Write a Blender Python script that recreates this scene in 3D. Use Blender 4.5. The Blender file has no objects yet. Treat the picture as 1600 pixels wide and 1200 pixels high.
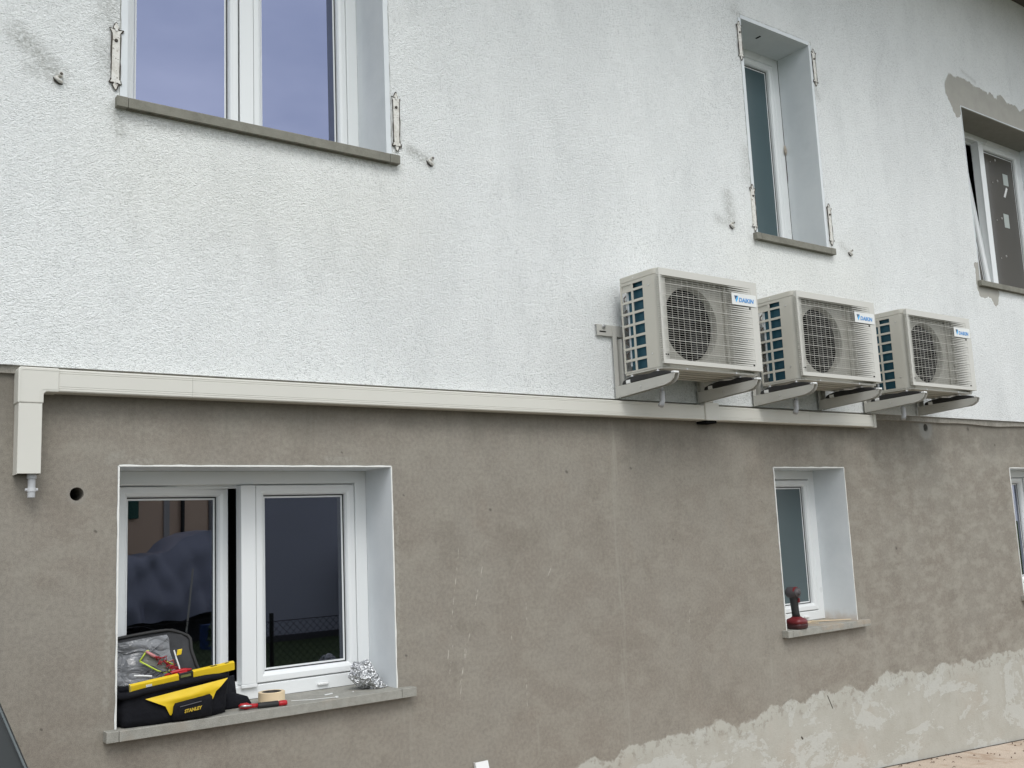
import bpy, math, random
from mathutils import Vector, Matrix, noise as mn
S = bpy.context.scene
C = S.collection
R = math.radians
random.seed(7)

# ------------------------------------------------------------------ camera
cd = bpy.data.cameras.new('camera'); cam = bpy.data.objects.new('camera', cd); C.objects.link(cam)
r_, u_, f_ = Vector((0.80462078, -0.59217049, -0.04381221)), Vector((-0.05093813, -0.14234831, 0.98850507)), Vector((0.59160013, 0.79314, 0.14470047))
cam.matrix_world = Matrix(((r_.x, u_.x, -f_.x, 0), (r_.y, u_.y, -f_.y, -4.14626513), (r_.z, u_.z, -f_.z, 1.79111752), (0, 0, 0, 1)))
cd.sensor_width = 36; cd.lens = 1562.3 / 1600 * 36; cd.clip_end = 500; cd.clip_start = .02
S.camera = cam
S.render.resolution_x, S.render.resolution_y = 1024, 768

# ------------------------------------------------------------------ sky, sun, exposure
w = bpy.data.worlds.new("World"); S.world = w; w.use_nodes = True
wt = w.node_tree; wn = wt.nodes; wl = wt.links
bg = wn['Background']; bg.inputs[1].default_value = .14
sky = wn.new('ShaderNodeTexSky'); sky.sky_type = 'NISHITA'; sky.sun_disc = False
SUN_EL, SUN_AZ = R(52), R(200)
sky.sun_elevation = SUN_EL; sky.sun_rotation = SUN_AZ; sky.dust_density = 3
hsv = wn.new('ShaderNodeHueSaturation'); hsv.inputs['Saturation'].default_value = .22
wl.new(sky.outputs[0], hsv.inputs['Color'])
tc = wn.new('ShaderNodeTexCoord'); mp = wn.new('ShaderNodeMapping'); mp.inputs['Scale'].default_value = (1, 1, 2.6)
nz = wn.new('ShaderNodeTexNoise'); nz.inputs['Scale'].default_value = 3.6; nz.inputs['Detail'].default_value = 6
wl.new(tc.outputs['Generated'], mp.inputs[0]); wl.new(mp.outputs[0], nz.inputs[0])
cr = wn.new('ShaderNodeMapRange'); cr.inputs[1].default_value = .3; cr.inputs[2].default_value = .7
wl.new(nz.outputs[0], cr.inputs[0])
cm = wn.new('ShaderNodeMix'); cm.data_type = 'RGBA'
cm.inputs[6].default_value = (6.0, 6.6, 7.4, 1); cm.inputs[7].default_value = (10.2, 10.4, 10.5, 1)
wl.new(cr.outputs[0], cm.inputs[0])
mx = wn.new('ShaderNodeMix'); mx.data_type = 'RGBA'; mx.inputs[0].default_value = .8
wl.new(hsv.outputs[0], mx.inputs[6]); wl.new(cm.outputs[2], mx.inputs[7]); wl.new(mx.outputs[2], bg.inputs[0])
sd = bpy.data.lights.new('sun', 'SUN'); sun = bpy.data.objects.new('sun', sd); C.objects.link(sun)
sd.energy = .95; sd.angle = R(28); sd.color = (1, .97, .93)
sdir = Vector((math.sin(SUN_AZ) * math.cos(SUN_EL), math.cos(SUN_AZ) * math.cos(SUN_EL), math.sin(SUN_EL)))
sun.rotation_euler = sdir.to_track_quat('Z', 'Y').to_euler()
S.view_settings.view_transform = 'Standard'; S.view_settings.look = 'None'
S.view_settings.exposure = 0.46; S.view_settings.gamma = 1

# ------------------------------------------------------------------ mesh helpers
class M:
    def __init__(s): s.v = []; s.f = []
    def add(s, vs, fs):
        n = len(s.v); s.v += [tuple(v) for v in vs]; s.f += [[i + n for i in f] for f in fs]; return s
    def box(s, x0, x1, y0, y1, z0, z1):
        return s.add([(x0, y0, z0), (x1, y0, z0), (x1, y1, z0), (x0, y1, z0), (x0, y0, z1), (x1, y0, z1), (x1, y1, z1), (x0, y1, z1)],
                     [(0, 3, 2, 1), (4, 5, 6, 7), (0, 1, 5, 4), (1, 2, 6, 5), (2, 3, 7, 6), (3, 0, 4, 7)])
    def prism(s, poly, axis, a, b):
        # poly: 2D points; axis 'x': (y,z), 'y': (x,z), 'z': (x,y)
        def P(p, t): return (t, p[0], p[1]) if axis == 'x' else ((p[0], t, p[1]) if axis == 'y' else (p[0], p[1], t))
        n = len(poly)
        vs = [P(p, a) for p in poly] + [P(p, b) for p in poly]
        fs = [list(range(n)), list(range(2 * n - 1, n - 1, -1))] + [(i, (i + 1) % n, n + (i + 1) % n, n + i) for i in range(n)]
        return s.add(vs, fs)
    def tube(s, pts, rad, n=10, cap=True):
        pts = [Vector(p) for p in pts]; rs = rad if isinstance(rad, (list, tuple)) else [rad] * len(pts)
        vs = []; fs = []; up = Vector((0.12, .07, 1)).normalized()
        for i, p in enumerate(pts):
            d = (pts[min(i + 1, len(pts) - 1)] - pts[max(i - 1, 0)]).normalized()
            if abs(d.dot(up)) > .98: up = Vector((1, .1, 0)).normalized()
            a = d.cross(up).normalized(); b = d.cross(a)
            for k in range(n):
                t = 2 * math.pi * k / n; vs.append(p + (a * math.cos(t) + b * math.sin(t)) * rs[i])
        for i in range(len(pts) - 1):
            for k in range(n): fs.append((i * n + k, i * n + (k + 1) % n, (i + 1) * n + (k + 1) % n, (i + 1) * n + k))
        if cap: fs += [list(range(n - 1, -1, -1)), list(range((len(pts) - 1) * n, len(pts) * n))]
        return s.add(vs, fs)
    def lathe(s, prof, c, axis='z', n=28):
        # prof: (radius, height) pairs; closed at poles when radius 0
        vs = []; fs = []
        for r, h in prof:
            for k in range(n):
                t = 2 * math.pi * k / n; a, b = r * math.cos(t), r * math.sin(t)
                vs.append({'z': (c[0] + a, c[1] + b, c[2] + h), 'y': (c[0] + a, c[1] + h, c[2] + b), 'x': (c[0] + h, c[1] + a, c[2] + b)}[axis])
        for i in range(len(prof) - 1):
            for k in range(n): fs.append((i * n + k, i * n + (k + 1) % n, (i + 1) * n + (k + 1) % n, (i + 1) * n + k))
        return s.add(vs, fs)
    def loft(s, secs, n=28, e=3.5, wob=0., seed=0):
        # superellipse sections (cx, cy, cz, rx, ry[, tiltx]) stacked in z
        vs = []; fs = []
        for j, q in enumerate(secs):
            cx, cy, cz, rx, ry = q[:5]; tl = q[5] if len(q) > 5 else 0
            for k in range(n):
                t = 2 * math.pi * k / n; c_, s_ = math.cos(t), math.sin(t)
                x = rx * math.copysign(abs(c_) ** (2 / e), c_); y = ry * math.copysign(abs(s_) ** (2 / e), s_)
                wv = wob * mn.noise(Vector((c_ * 2.2 + seed, s_ * 2.2, cz * 17)))
                vs.append((cx + x * (1 + wv), cy + y * (1 + wv), cz + tl * x))
        for i in range(len(secs) - 1):
            for k in range(n): fs.append((i * n + k, i * n + (k + 1) % n, (i + 1) * n + (k + 1) % n, (i + 1) * n + k))
        fs += [list(range(n - 1, -1, -1)), list(range((len(secs) - 1) * n, len(secs) * n))]
        return s.add(vs, fs)
    def ring(s, x0, x1, z0, z1, prof, xf=None):
        # mitred picture-frame: closed profile of (inset, y)
        vs = []; n = len(prof)
        for d, y in prof:
            vs += [(x0 + d, y, z0 + d), (x1 - d, y, z0 + d), (x1 - d, y, z1 - d), (x0 + d, y, z1 - d)]
        fs = []
        for i in range(n):
            j = (i + 1) % n
            for k in range(4):
                l = (k + 1) % 4; fs.append((i * 4 + k, i * 4 + l, j * 4 + l, j * 4 + k))
        return s.add([xf(v) if xf else v for v in vs], fs)
    def xf(s, f): s.v = [tuple(f(Vector(v))) for v in s.v]; return s
    def build(s, name, mat, parent=None, bevel=0, smooth=False, sub=0, local=False, seg=2):
        me = bpy.data.meshes.new(name)
        off = Vector((0, 0, 0))
        if parent is not None and not local: off = world_loc(parent)
        me.from_pydata([Vector(v) - off for v in s.v], [], s.f)
        import bmesh
        bm = bmesh.new(); bm.from_mesh(me); bmesh.ops.recalc_face_normals(bm, faces=bm.faces); bm.to_mesh(me); bm.free()
        me.materials.append(mat)
        o = bpy.data.objects.new(name, me); C.objects.link(o)
        if parent is not None: o.parent = parent
        if bevel:
            b = o.modifiers.new('bevel', 'BEVEL'); b.width = bevel; b.segments = seg; b.limit_method = 'ANGLE'; b.angle_limit = R(35)
        if sub:
            b = o.modifiers.new('subd', 'SUBSURF'); b.levels = sub; b.render_levels = sub
        if smooth:
            me.polygons.foreach_set('use_smooth', [True] * len(me.polygons))
            if smooth != 'all':
                try: me.set_sharp_from_angle(angle=R(40))
                except Exception: pass
        return o
def world_loc(o):
    v = Vector(o.location)
    while o.parent: o = o.parent; v += Vector(o.location)
    return v
def tag(o, label=None, cat=None, group=None, kind=None):
    if label: o['label'] = label
    if cat: o['category'] = cat
    if group: o['group'] = group
    if kind: o['kind'] = kind
    return o
def empty(name, loc, label, cat, group=None, rz=0):
    o = bpy.data.objects.new(name, None); C.objects.link(o); o.location = loc; o.rotation_euler.z = rz; o.empty_display_size = .1
    return tag(o, label, cat, group)
def copy_tree(o, parent=None):
    c = o.copy(); C.objects.link(c); c.parent = parent
    for ch in list(o.children): copy_tree(ch, c)
    return c

def plate(us, vs, solid, to3, t):
    """perforated plate: cells of the us x vs grid where solid(u,v); to3(u,v,d) maps to 3D with d in (0,t)"""
    m = M(); nu, nv = len(us) - 1, len(vs) - 1
    sol = [[solid((us[i] + us[i + 1]) / 2, (vs[j] + vs[j + 1]) / 2) for j in range(nv)] for i in range(nu)]
    idx = {}
    def V(i, j, d):
        k = (i, j, d)
        if k not in idx: idx[k] = len(m.v); m.v.append(tuple(to3(us[i], vs[j], t * d)))
        return idx[k]
    def ok(i, j): return 0 <= i < nu and 0 <= j < nv and sol[i][j]
    for i in range(nu):
        for j in range(nv):
            if not sol[i][j]: continue
            m.f.append([V(i, j, 0), V(i + 1, j, 0), V(i + 1, j + 1, 0), V(i, j + 1, 0)])
            m.f.append([V(i, j, 1), V(i, j + 1, 1), V(i + 1, j + 1, 1), V(i + 1, j, 1)])
            for a, b, (p, q), (r, s_) in ((i - 1, j, (i, j), (i, j + 1)), (i + 1, j, (i + 1, j), (i + 1, j + 1)), (i, j - 1, (i, j), (i + 1, j)), (i, j + 1, (i, j + 1), (i + 1, j + 1))):
                if not ok(a, b): m.f.append([V(p, q, 0), V(r, s_, 0), V(r, s_, 1), V(p, q, 1)])
    return m
def circ_hole(m, cx, cz, h, r, y, depth=0, n=32):
    """square cell of half size h round a circular hole of radius r in plane y, plus bore"""
    vs = []; 
    for k in range(n):
        t = 2 * math.pi * k / n; c_, s_ = math.cos(t), math.sin(t); q = h / max(abs(c_), abs(s_))
        vs += [(cx + q * c_, y, cz + q * s_), (cx + r * c_, y, cz + r * s_), (cx + r * c_, y + depth, cz + r * s_)]
    fs = []
    for k in range(n):
        a, b = k * 3, ((k + 1) % n) * 3
        fs.append((a, b, b + 1, a + 1))
        if depth: fs.append((a + 1, b + 1, b + 2, a + 2))
    m.add(vs, fs); return m

# ------------------------------------------------------------------ material helpers
class N:
    def __init__(s, name):
        s.m = bpy.data.materials.new(name); s.m.use_nodes = True; s.t = s.m.node_tree
        s.b = s.t.nodes['Principled BSDF']; s.out = s.t.nodes['Material Output']
    def n(s, typ, **k):
        o = s.t.nodes.new(typ)
        for a, b in k.items(): setattr(o, a, b)
        return o
    def set(s, sock, v):
        if hasattr(v, 'is_output') or isinstance(v, bpy.types.NodeSocket): s.t.links.new(v, sock)
        elif isinstance(v, (tuple, list)) and len(v) == 3 and sock.type == 'RGBA': sock.default_value = (*v, 1)
        else: sock.default_value = v
    def math(s, op, a, b=0., c=0., clamp=False):
        o = s.n('ShaderNodeMath', operation=op, use_clamp=clamp)
        s.set(o.inputs[0], a); s.set(o.inputs[1], b); s.set(o.inputs[2], c); return o.outputs[0]
    def vmath(s, op, a, b=(0, 0, 0), sc=None):
        o = s.n('ShaderNodeVectorMath', operation=op); s.set(o.inputs[0], a); s.set(o.inputs[1], b)
        if sc is not None: s.set(o.inputs[3], sc)
        return o.outputs[1] if op in ('DOT_PRODUCT', 'LENGTH', 'DISTANCE') else o.outputs[0]
    def mix(s, f, a, b, blend='MIX'):
        o = s.n('ShaderNodeMix', data_type='RGBA', blend_type=blend); s.set(o.inputs[0], f); s.set(o.inputs[6], a); s.set(o.inputs[7], b); return o.outputs[2]
    def ramp(s, v, a, b, lo=0., hi=1., smooth=True):
        o = s.n('ShaderNodeMapRange', interpolation_type='SMOOTHSTEP' if smooth else 'LINEAR')
        for i, x in enumerate((v, a, b, lo, hi)): s.set(o.inputs[i], x)
        return o.outputs[0]
    def noise(s, vec, scale, detail=3, rough=.5, dist=0):
        o = s.n('ShaderNodeTexNoise'); s.set(o.inputs['Vector'], vec); o.inputs['Scale'].default_value = scale
        o.inputs['Detail'].default_value = detail; o.inputs['Roughness'].default_value = rough; o.inputs['Distortion'].default_value = dist
        return o.outputs[0]
    def voro(s, vec, scale, feature='F1', rnd=1):
        o = s.n('ShaderNodeTexVoronoi', feature=feature); s.set(o.inputs['Vector'], vec); o.inputs['Scale'].default_value = scale
        o.inputs['Randomness'].default_value = rnd; return o.outputs['Distance']
    def pos(s): return s.n('ShaderNodeNewGeometry').outputs['Position']
    def obj(s): return s.n('ShaderNodeTexCoord').outputs['Object']
    def scale(s, vec, sc): return s.vmath('MULTIPLY', vec, sc)
    def bump(s, h, strength=.5, dist=.01, normal=None):
        o = s.n('ShaderNodeBump'); s.set(o.inputs['Height'], h); o.inputs['Strength'].default_value = strength; o.inputs['Distance'].default_value = dist
        if normal is not None: s.t.links.new(normal, o.inputs['Normal'])
        s.t.links.new(o.outputs[0], s.b.inputs['Normal']); return o.outputs[0]
    def col(s, c): s.set(s.b.inputs['Base Color'], c)
    def rough(s, c): s.set(s.b.inputs['Roughness'], c)
    def metal(s, c): s.set(s.b.inputs['Metallic'], c)
    def seg(s, P, a, b, w, soft=.5):
        """mask 1 on the segment a-b (x,z on the wall), half width w"""
        ax, az = a; bx, bz = b; dx, dz = bx - ax, bz - az; L2 = dx * dx + dz * dz
        pa = s.vmath('SUBTRACT', P, (ax, 0, az))
        h = s.math('DIVIDE', s.vmath('DOT_PRODUCT', pa, (dx, 0, dz)), L2, clamp=True)
        q = s.vmath('SUBTRACT', pa, s.vmath('SCALE', (dx, 0, dz), sc=h))
        d = s.vmath('LENGTH', q)
        return s.ramp(d, w * (1 - soft), w * (1 + soft), 1., 0.)
def plain(name, col, rough=.5, metal=0., var=.06, scale=30., bump=0., bscale=200., spec=None, coat=0):
    a = N(name); P = a.obj()
    nz_ = a.noise(P, scale, 4)
    a.col(a.mix(nz_, tuple(c * (1 - var) for c in col), tuple(min(1, c * (1 + var)) for c in col)))
    a.rough(a.ramp(a.noise(P, scale * .6, 3), .3, .7, max(.03, rough - .06), min(1, rough + .08), False)); a.metal(metal)
    if bump: a.bump(a.noise(P, bscale, 4), .5, bump)
    if spec is not None: a.b.inputs['Specular IOR Level'].default_value = spec
    if coat: a.b.inputs['Coat Weight'].default_value = coat
    return a.m

# ---- white roughcast of the upper storey
def mat_white():
    a = N('roughcast_white'); P3 = a.pos(); P = a.vmath('MULTIPLY', P3, (1, 0, 1))
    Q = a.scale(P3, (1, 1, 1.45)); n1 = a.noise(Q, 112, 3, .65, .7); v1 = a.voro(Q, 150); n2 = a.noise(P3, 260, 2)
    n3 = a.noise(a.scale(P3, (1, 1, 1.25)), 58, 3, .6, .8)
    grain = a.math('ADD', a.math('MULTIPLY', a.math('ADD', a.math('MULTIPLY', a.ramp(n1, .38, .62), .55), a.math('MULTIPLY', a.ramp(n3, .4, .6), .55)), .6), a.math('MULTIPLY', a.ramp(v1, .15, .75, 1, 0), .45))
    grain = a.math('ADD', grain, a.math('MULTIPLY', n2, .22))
    low = a.noise(P3, 6, 4, .6); big = a.noise(a.scale(P3, (1, 1, .45)), 1.3, 4, .6)
    base = a.mix(a.ramp(big, .35, .65), (.86, .88, .87), (.79, .81, .803))
    base = a.mix(a.math('MULTIPLY', a.ramp(a.noise(a.scale(P3, (3, 1, 1.1)), 1.6, 6, .7), .50, .74), .28), base, (.60, .62, .615))
    # darker pits stand in for occlusion between the grains, uneven by zone
    pit_shade = a.ramp(grain, .26, .50, 1, 0)
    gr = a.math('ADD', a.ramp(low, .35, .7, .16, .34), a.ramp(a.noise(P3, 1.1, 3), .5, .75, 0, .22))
    base = a.mix(a.math('MULTIPLY', pit_shade, gr), base, (.27, .285, .28))
    speck = a.math('MULTIPLY', a.ramp(n1, .27, .35, 1, 0), a.ramp(a.noise(P3, 22, 2), .45, .6))
    base = a.mix(a.math('MULTIPLY', speck, .75), base, (.16, .165, .16))
    # yellowish tinge under the sills
    yel = None
    for (A, B, wd) in (((1.3, 3.35), (2.3, 3.35), .3), ((5.1, 3.4), (6.1, 3.4), .3), ((5.2, 3.2), (5.4, 3.15), .4)):
        k = a.seg(P, A, B, wd, .95); yel = k if yel is None else a.math('MAXIMUM', yel, k)
    base = a.mix(a.math('MULTIPLY', yel, .16), base, (.80, .78, .66))
    # soot smudges where the shutter fittings were, dark bands along two sill undersides
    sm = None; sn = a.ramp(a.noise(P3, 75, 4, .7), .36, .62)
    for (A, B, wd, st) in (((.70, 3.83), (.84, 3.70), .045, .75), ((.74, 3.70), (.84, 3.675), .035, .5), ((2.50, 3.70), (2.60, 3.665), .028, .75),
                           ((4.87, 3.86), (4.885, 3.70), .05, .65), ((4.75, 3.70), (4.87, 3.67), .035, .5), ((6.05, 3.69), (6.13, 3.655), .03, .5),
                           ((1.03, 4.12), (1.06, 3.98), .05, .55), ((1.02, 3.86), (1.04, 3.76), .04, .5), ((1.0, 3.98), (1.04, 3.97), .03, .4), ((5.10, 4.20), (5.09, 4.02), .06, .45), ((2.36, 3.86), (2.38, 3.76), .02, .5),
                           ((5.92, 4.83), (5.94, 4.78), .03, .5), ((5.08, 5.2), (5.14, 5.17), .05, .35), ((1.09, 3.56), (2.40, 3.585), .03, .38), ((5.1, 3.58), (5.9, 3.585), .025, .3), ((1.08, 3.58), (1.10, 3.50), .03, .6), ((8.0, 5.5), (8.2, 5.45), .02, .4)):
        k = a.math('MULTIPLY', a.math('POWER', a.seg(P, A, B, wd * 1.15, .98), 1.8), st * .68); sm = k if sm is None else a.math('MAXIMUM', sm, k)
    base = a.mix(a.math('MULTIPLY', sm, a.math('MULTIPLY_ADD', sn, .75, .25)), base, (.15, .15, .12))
    ck = None
    for x0, x1, z1 in ((1.092, 2.391, 6.), (5.109, 5.901, 5.193)):
        for A, B in (((x0, 3.65), (x0, z1)), ((x1, 3.65), (x1, z1)), ((x0, z1), (x1, z1))):
            k = a.seg(P, A, B, .003, .6); ck = k if ck is None else a.math('MAXIMUM', ck, k)
    base = a.mix(a.math('MULTIPLY', ck, a.ramp(a.noise(P3, 14, 3), .35, .55, .15, .7)), base, (.22, .22, .19))
    # mortar repairs round the right-hand window
    wob = a.math('MULTIPLY', a.math('SUBTRACT', a.noise(P, 6, 3, .5), .5), .22)
    pm = None
    for A, B, wd in (((7.84, 5.26), (9.6, 5.20), .15), ((7.83, 5.2), (7.85, 5.12), .07), ((7.88, 3.74), (7.9, 3.66), .05), ((7.93, 3.60), (8.12, 3.55), .07)):
        ax, az = A; 
        k = a.seg(a.vmath('ADD', P, a.vmath('SCALE', (0.3, 0, 1), sc=wob)), A, B, wd, .05); pm = k if pm is None else a.math('MAXIMUM', pm, k)
    patch = a.mix(a.noise(P3, 14, 5), (.33, .32, .29), (.42, .41, .37))
    base = a.mix(pm, base, patch)
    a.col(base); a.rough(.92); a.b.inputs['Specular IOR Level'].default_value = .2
    hgt = a.math('MULTIPLY', grain, a.ramp(pm, 0, 1, 1, .08))
    a.bump(hgt, .85, .0054)
    return a.m

# ---- brown-grey cement render of the lower storey
def mat_brown():
    a = N('cement_render'); P3 = a.pos(); P = a.vmath('MULTIPLY', P3, (1, 0, 1))
    blot = a.noise(P3, 1.7, 6, .62, .4); mid = a.noise(a.scale(P3, (.65, 1, 1)), 8, 6, .7, .3); fine = a.noise(P3, 60, 4, .6); grit = a.noise(P3, 320, 2)
    base = a.mix(a.ramp(blot, .35, .65), (.240, .213, .180), (.275, .256, .222))
    base = a.mix(a.math('MULTIPLY', a.ramp(mid, .44, .64), .75), base, (.315, .296, .252))
    base = a.mix(a.math('MULTIPLY', a.ramp(a.noise(P3, 3.1, 5, .7), .50, .68), .5), base, (.160, .140, .115))
    base = a.mix(a.math('MULTIPLY', a.ramp(a.noise(P3, 4.3, 3, .6), .55, .75), .30), base, (.250, .202, .166))
    base = a.mix(.35, base, a.mix(a.ramp(fine, .3, .7), (.155, .138, .115), (.30, .275, .23)))
    base = a.mix(.17, base, a.mix(a.ramp(grit, .35, .65), (.07, .06, .05), (.43, .40, .345)))
    sep = a.n('ShaderNodeSeparateXYZ'); a.set(sep.inputs[0], P3); X, Z = sep.outputs[0], sep.outputs[2]
    # right part is streakier and paler
    str_ = a.noise(a.scale(P3, (.5, 1, .9)), 13, 7, .72)
    rt = a.ramp(X, 3.8, 7.0)
    base = a.mix(a.math('MULTIPLY', a.math('MULTIPLY', a.ramp(str_, .45, .62), rt), .5), base, (.355, .338, .29))
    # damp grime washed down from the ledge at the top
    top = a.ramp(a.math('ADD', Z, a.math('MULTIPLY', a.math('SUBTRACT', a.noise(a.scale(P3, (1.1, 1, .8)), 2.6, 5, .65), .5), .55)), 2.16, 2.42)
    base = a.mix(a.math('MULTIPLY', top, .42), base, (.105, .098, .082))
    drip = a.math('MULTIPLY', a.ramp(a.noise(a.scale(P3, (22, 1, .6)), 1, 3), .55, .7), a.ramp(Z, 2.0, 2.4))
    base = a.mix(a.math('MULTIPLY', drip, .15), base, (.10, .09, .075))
    # pale vertical runs: seam at 3.77 and thinner ones
    vn = a.noise(a.scale(P3, (24, 1, 1.3)), 2.0, 4, .6)
    wx = a.math('MULTIPLY', a.math('SUBTRACT', a.noise(a.scale(P3, (0, 0, 1)), 3.5, 3), .5), .05)
    PX = a.vmath('ADD', P, a.vmath('SCALE', (1, 0, 0), sc=wx))
    s1 = None
    for A, B, wd, st in (((3.775, 2.36), (3.765, .60), .022, 1.), ((5.86, 2.42), (5.875, 2.12), .006, .8), ((4.98, 1.3), (4.98, .8), .02, .7), ((6.05, 1.05), (6.06, .75), .02, .5),
                         ((1.03, 1.95), (1.03, 1.2), .02, .5), ((3.14, .90), (3.17, .70), .008, 1.), ((2.42, .98), (2.44, .6), .03, .6)):
        k = a.math('MULTIPLY', a.seg(PX, A, B, wd, .5), st); s1 = k if s1 is None else a.math('MAXIMUM', s1, k)
    base = a.mix(a.math('MULTIPLY', s1, a.ramp(vn, .42, .66, .02, .42)), base, (.34, .33, .285))
    # thin scratches
    s2 = None; sn = a.ramp(a.noise(P3, 26, 4, .7), .48, .60)
    for A, B in (((2.73, 1.75), (2.64, 1.20)), ((2.86, 1.62), (2.70, 1.06)), ((2.67, 1.26), (2.645, 1.12)), ((2.75, 1.30), (2.70, 1.0)), ((3.02, 1.33), (3.02, 1.25)), ((3.12, 1.42), (3.12, 1.34)), ((3.1, 1.05), (3.1, .92)), ((3.30, 1.6), (3.27, 1.55)),
                 ((.70, 1.70), (.70, 1.67)), ((.73, 1.12), (.73, 1.1)), ((.85, 1.34), (.862, 1.33)), ((4.3, 1.3), (4.28, 1.2)), ((6.6, .95), (6.62, .9)), ((7.2, 1.1), (7.22, 1.05))):
        k = a.seg(P, A, B, .0016, .6); s2 = k if s2 is None else a.math('MAXIMUM', s2, k)
    base = a.mix(a.math('MULTIPLY', s2, a.math('MULTIPLY', sn, .7)), base, (.55, .53, .47))
    # small dark pock marks
    s3 = None
    for px, pz, rr in ((1.03, 1.86, .006), (2.92, 1.90, .008), (3.43, 2.09, .010), (3.90, 2.11, .008), (2.42, 1.98, .005), (2.41, 1.24, .006), (2.1, 2.18, .005), (7.52, 2.42, .02), (7.9, 2.3, .012), (.85, 1.14, .005), (4.2, 1.7, .004), (6.4, 1.55, .012), (5.0, 1.9, .004)):
        k = a.seg(P, (px, pz), (px + .004, pz - .003), rr * .75, .6); s3 = k if s3 is None else a.math('MAXIMUM', s3, k)
    base = a.mix(a.math('MULTIPLY', s3, .55), base, (.05, .045, .04))
    hole = a.math('MAXIMUM', a.seg(P, (6.93, 2.41), (6.93, 2.415), .085, .25), a.math('MULTIPLY', a.seg(P, (.96, 2.0), (.96, 2.005), .034, .3), .35))
    base = a.mix(a.math('MULTIPLY', hole, .4), base, (.30, .31, .30))
    # filler dabs near the window corners
    fl = None
    for A, B, wd in (((2.02, 2.15), (2.14, 2.145), .014), ((1.08, 2.14), (1.12, 2.16), .02), ((1.16, 2.135), (1.24, 2.135), .01), ((2.38, 1.9), (2.375, 1.3), .008), ((1.085, 1.55), (1.08, 1.2), .012)):
        k = a.seg(PX, A, B, wd, .5); fl = k if fl is None else a.math('MAXIMUM', fl, k)
    base = a.mix(a.math('MULTIPLY', fl, a.ramp(fine, .35, .65, .05, .5)), base, (.33, .32, .28))
    # pale new plaster plinth with a scalloped upper edge
    e = a.math('MULTIPLY_ADD', a.ramp(X, 3.2, 5.9, 0, 1, False), .13, .585)
    e = a.math('MULTIPLY_ADD', a.math('SUBTRACT', a.noise(a.scale(P, (1, 1, .3)), 3.0, 2, .5), .5), .15, e)
    e = a.math('MULTIPLY_ADD', a.math('SUBTRACT', .35, a.voro(a.scale(P, (1, 1, .6)), 5.5)), .085, e)
    e = a.math('MULTIPLY_ADD', a.math('SUBTRACT', a.noise(a.scale(P, (1, 1, .8)), 22, 6, .75), .5), .075, e)
    pl = a.math('MULTIPLY', a.ramp(a.math('SUBTRACT', e, Z), -.007, .008), a.math('MAXIMUM', a.ramp(a.math('SUBTRACT', e, Z), .02, .11), a.ramp(a.noise(P3, 18, 5, .7), .36, .50, .35, 1.)))
    lip = a.math('MULTIPLY', pl, a.ramp(a.math('SUBTRACT', e, Z), .03, .10, 1, 0))
    pc = a.mix(a.ramp(a.noise(P3, 5, 5, .6), .35, .65), (.385, .375, .33), (.425, .418, .375))
    pc = a.mix(a.math('MULTIPLY', a.ramp(a.noise(P3, 2.3, 3), .5, .7), .5), pc, (.40, .365, .31))
    smear = a.ramp(a.math('MULTIPLY_ADD', a.noise(P3, 22, 4, .7), .25, a.noise(a.scale(P3, (1.0, 1, 1.9)), 2.1, 5, .68, .5)), .655, .675)
    pc = a.mix(a.math('MULTIPLY', smear, .6), pc, (.50, .51, .48))
    pc = a.mix(a.math('MULTIPLY', lip, .5), pc, (.43, .43, .385))
    pc = a.mix(a.math('MULTIPLY', a.ramp(grit, .5, .62), .14), pc, (.22, .2, .17))
    pc = a.mix(a.math('MULTIPLY', a.ramp(a.noise(P3, 38, 6, .7), .52, .66), .35), pc, (.33, .31, .265))
    crk = a.math('MAXIMUM', a.seg(P, (5.49, .66), (5.53, .58), .004), a.seg(P, (5.2, .45), (5.21, .44), .006))
    pc = a.mix(crk, pc, (.06, .05, .04))
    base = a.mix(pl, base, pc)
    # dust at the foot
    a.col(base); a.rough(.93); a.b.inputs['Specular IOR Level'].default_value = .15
    h = a.math('MULTIPLY', fine, .5); h = a.math('MULTIPLY_ADD', grit, .35, h); h = a.math('MULTIPLY_ADD', mid, .9, h)
    h = a.math('MULTIPLY_ADD', pl, .9, h); h = a.math('MULTIPLY_ADD', a.math('MULTIPLY', pl, smear), .5, h)
    h = a.math('MULTIPLY_ADD', a.math('MULTIPLY', pl, a.noise(a.scale(P3, (1, 1, 2.2)), 45, 4, .6)), 1.0, h)
    a.bump(h, .4, .003)
    return a.m

def mat_stone(name, c1, c2):
    a = N(name); P = a.pos(); n = a.noise(P, 26, 6, .7); g = a.noise(P, 400, 2)
    b = a.mix(a.ramp(n, .3, .7), c1, c2)
    b = a.mix(.25, b, a.mix(a.ramp(g, .4, .6), tuple(c * .4 for c in c1), tuple(c * 1.5 for c in c2)))
    b = a.mix(a.math('MULTIPLY', a.ramp(a.noise(P, 8, 4), .5, .7), .35), b, tuple(c * .6 for c in c1))
    a.col(b); a.rough(.85); a.bump(a.math('ADD', n, g), .4, .0015); return a.m

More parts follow.
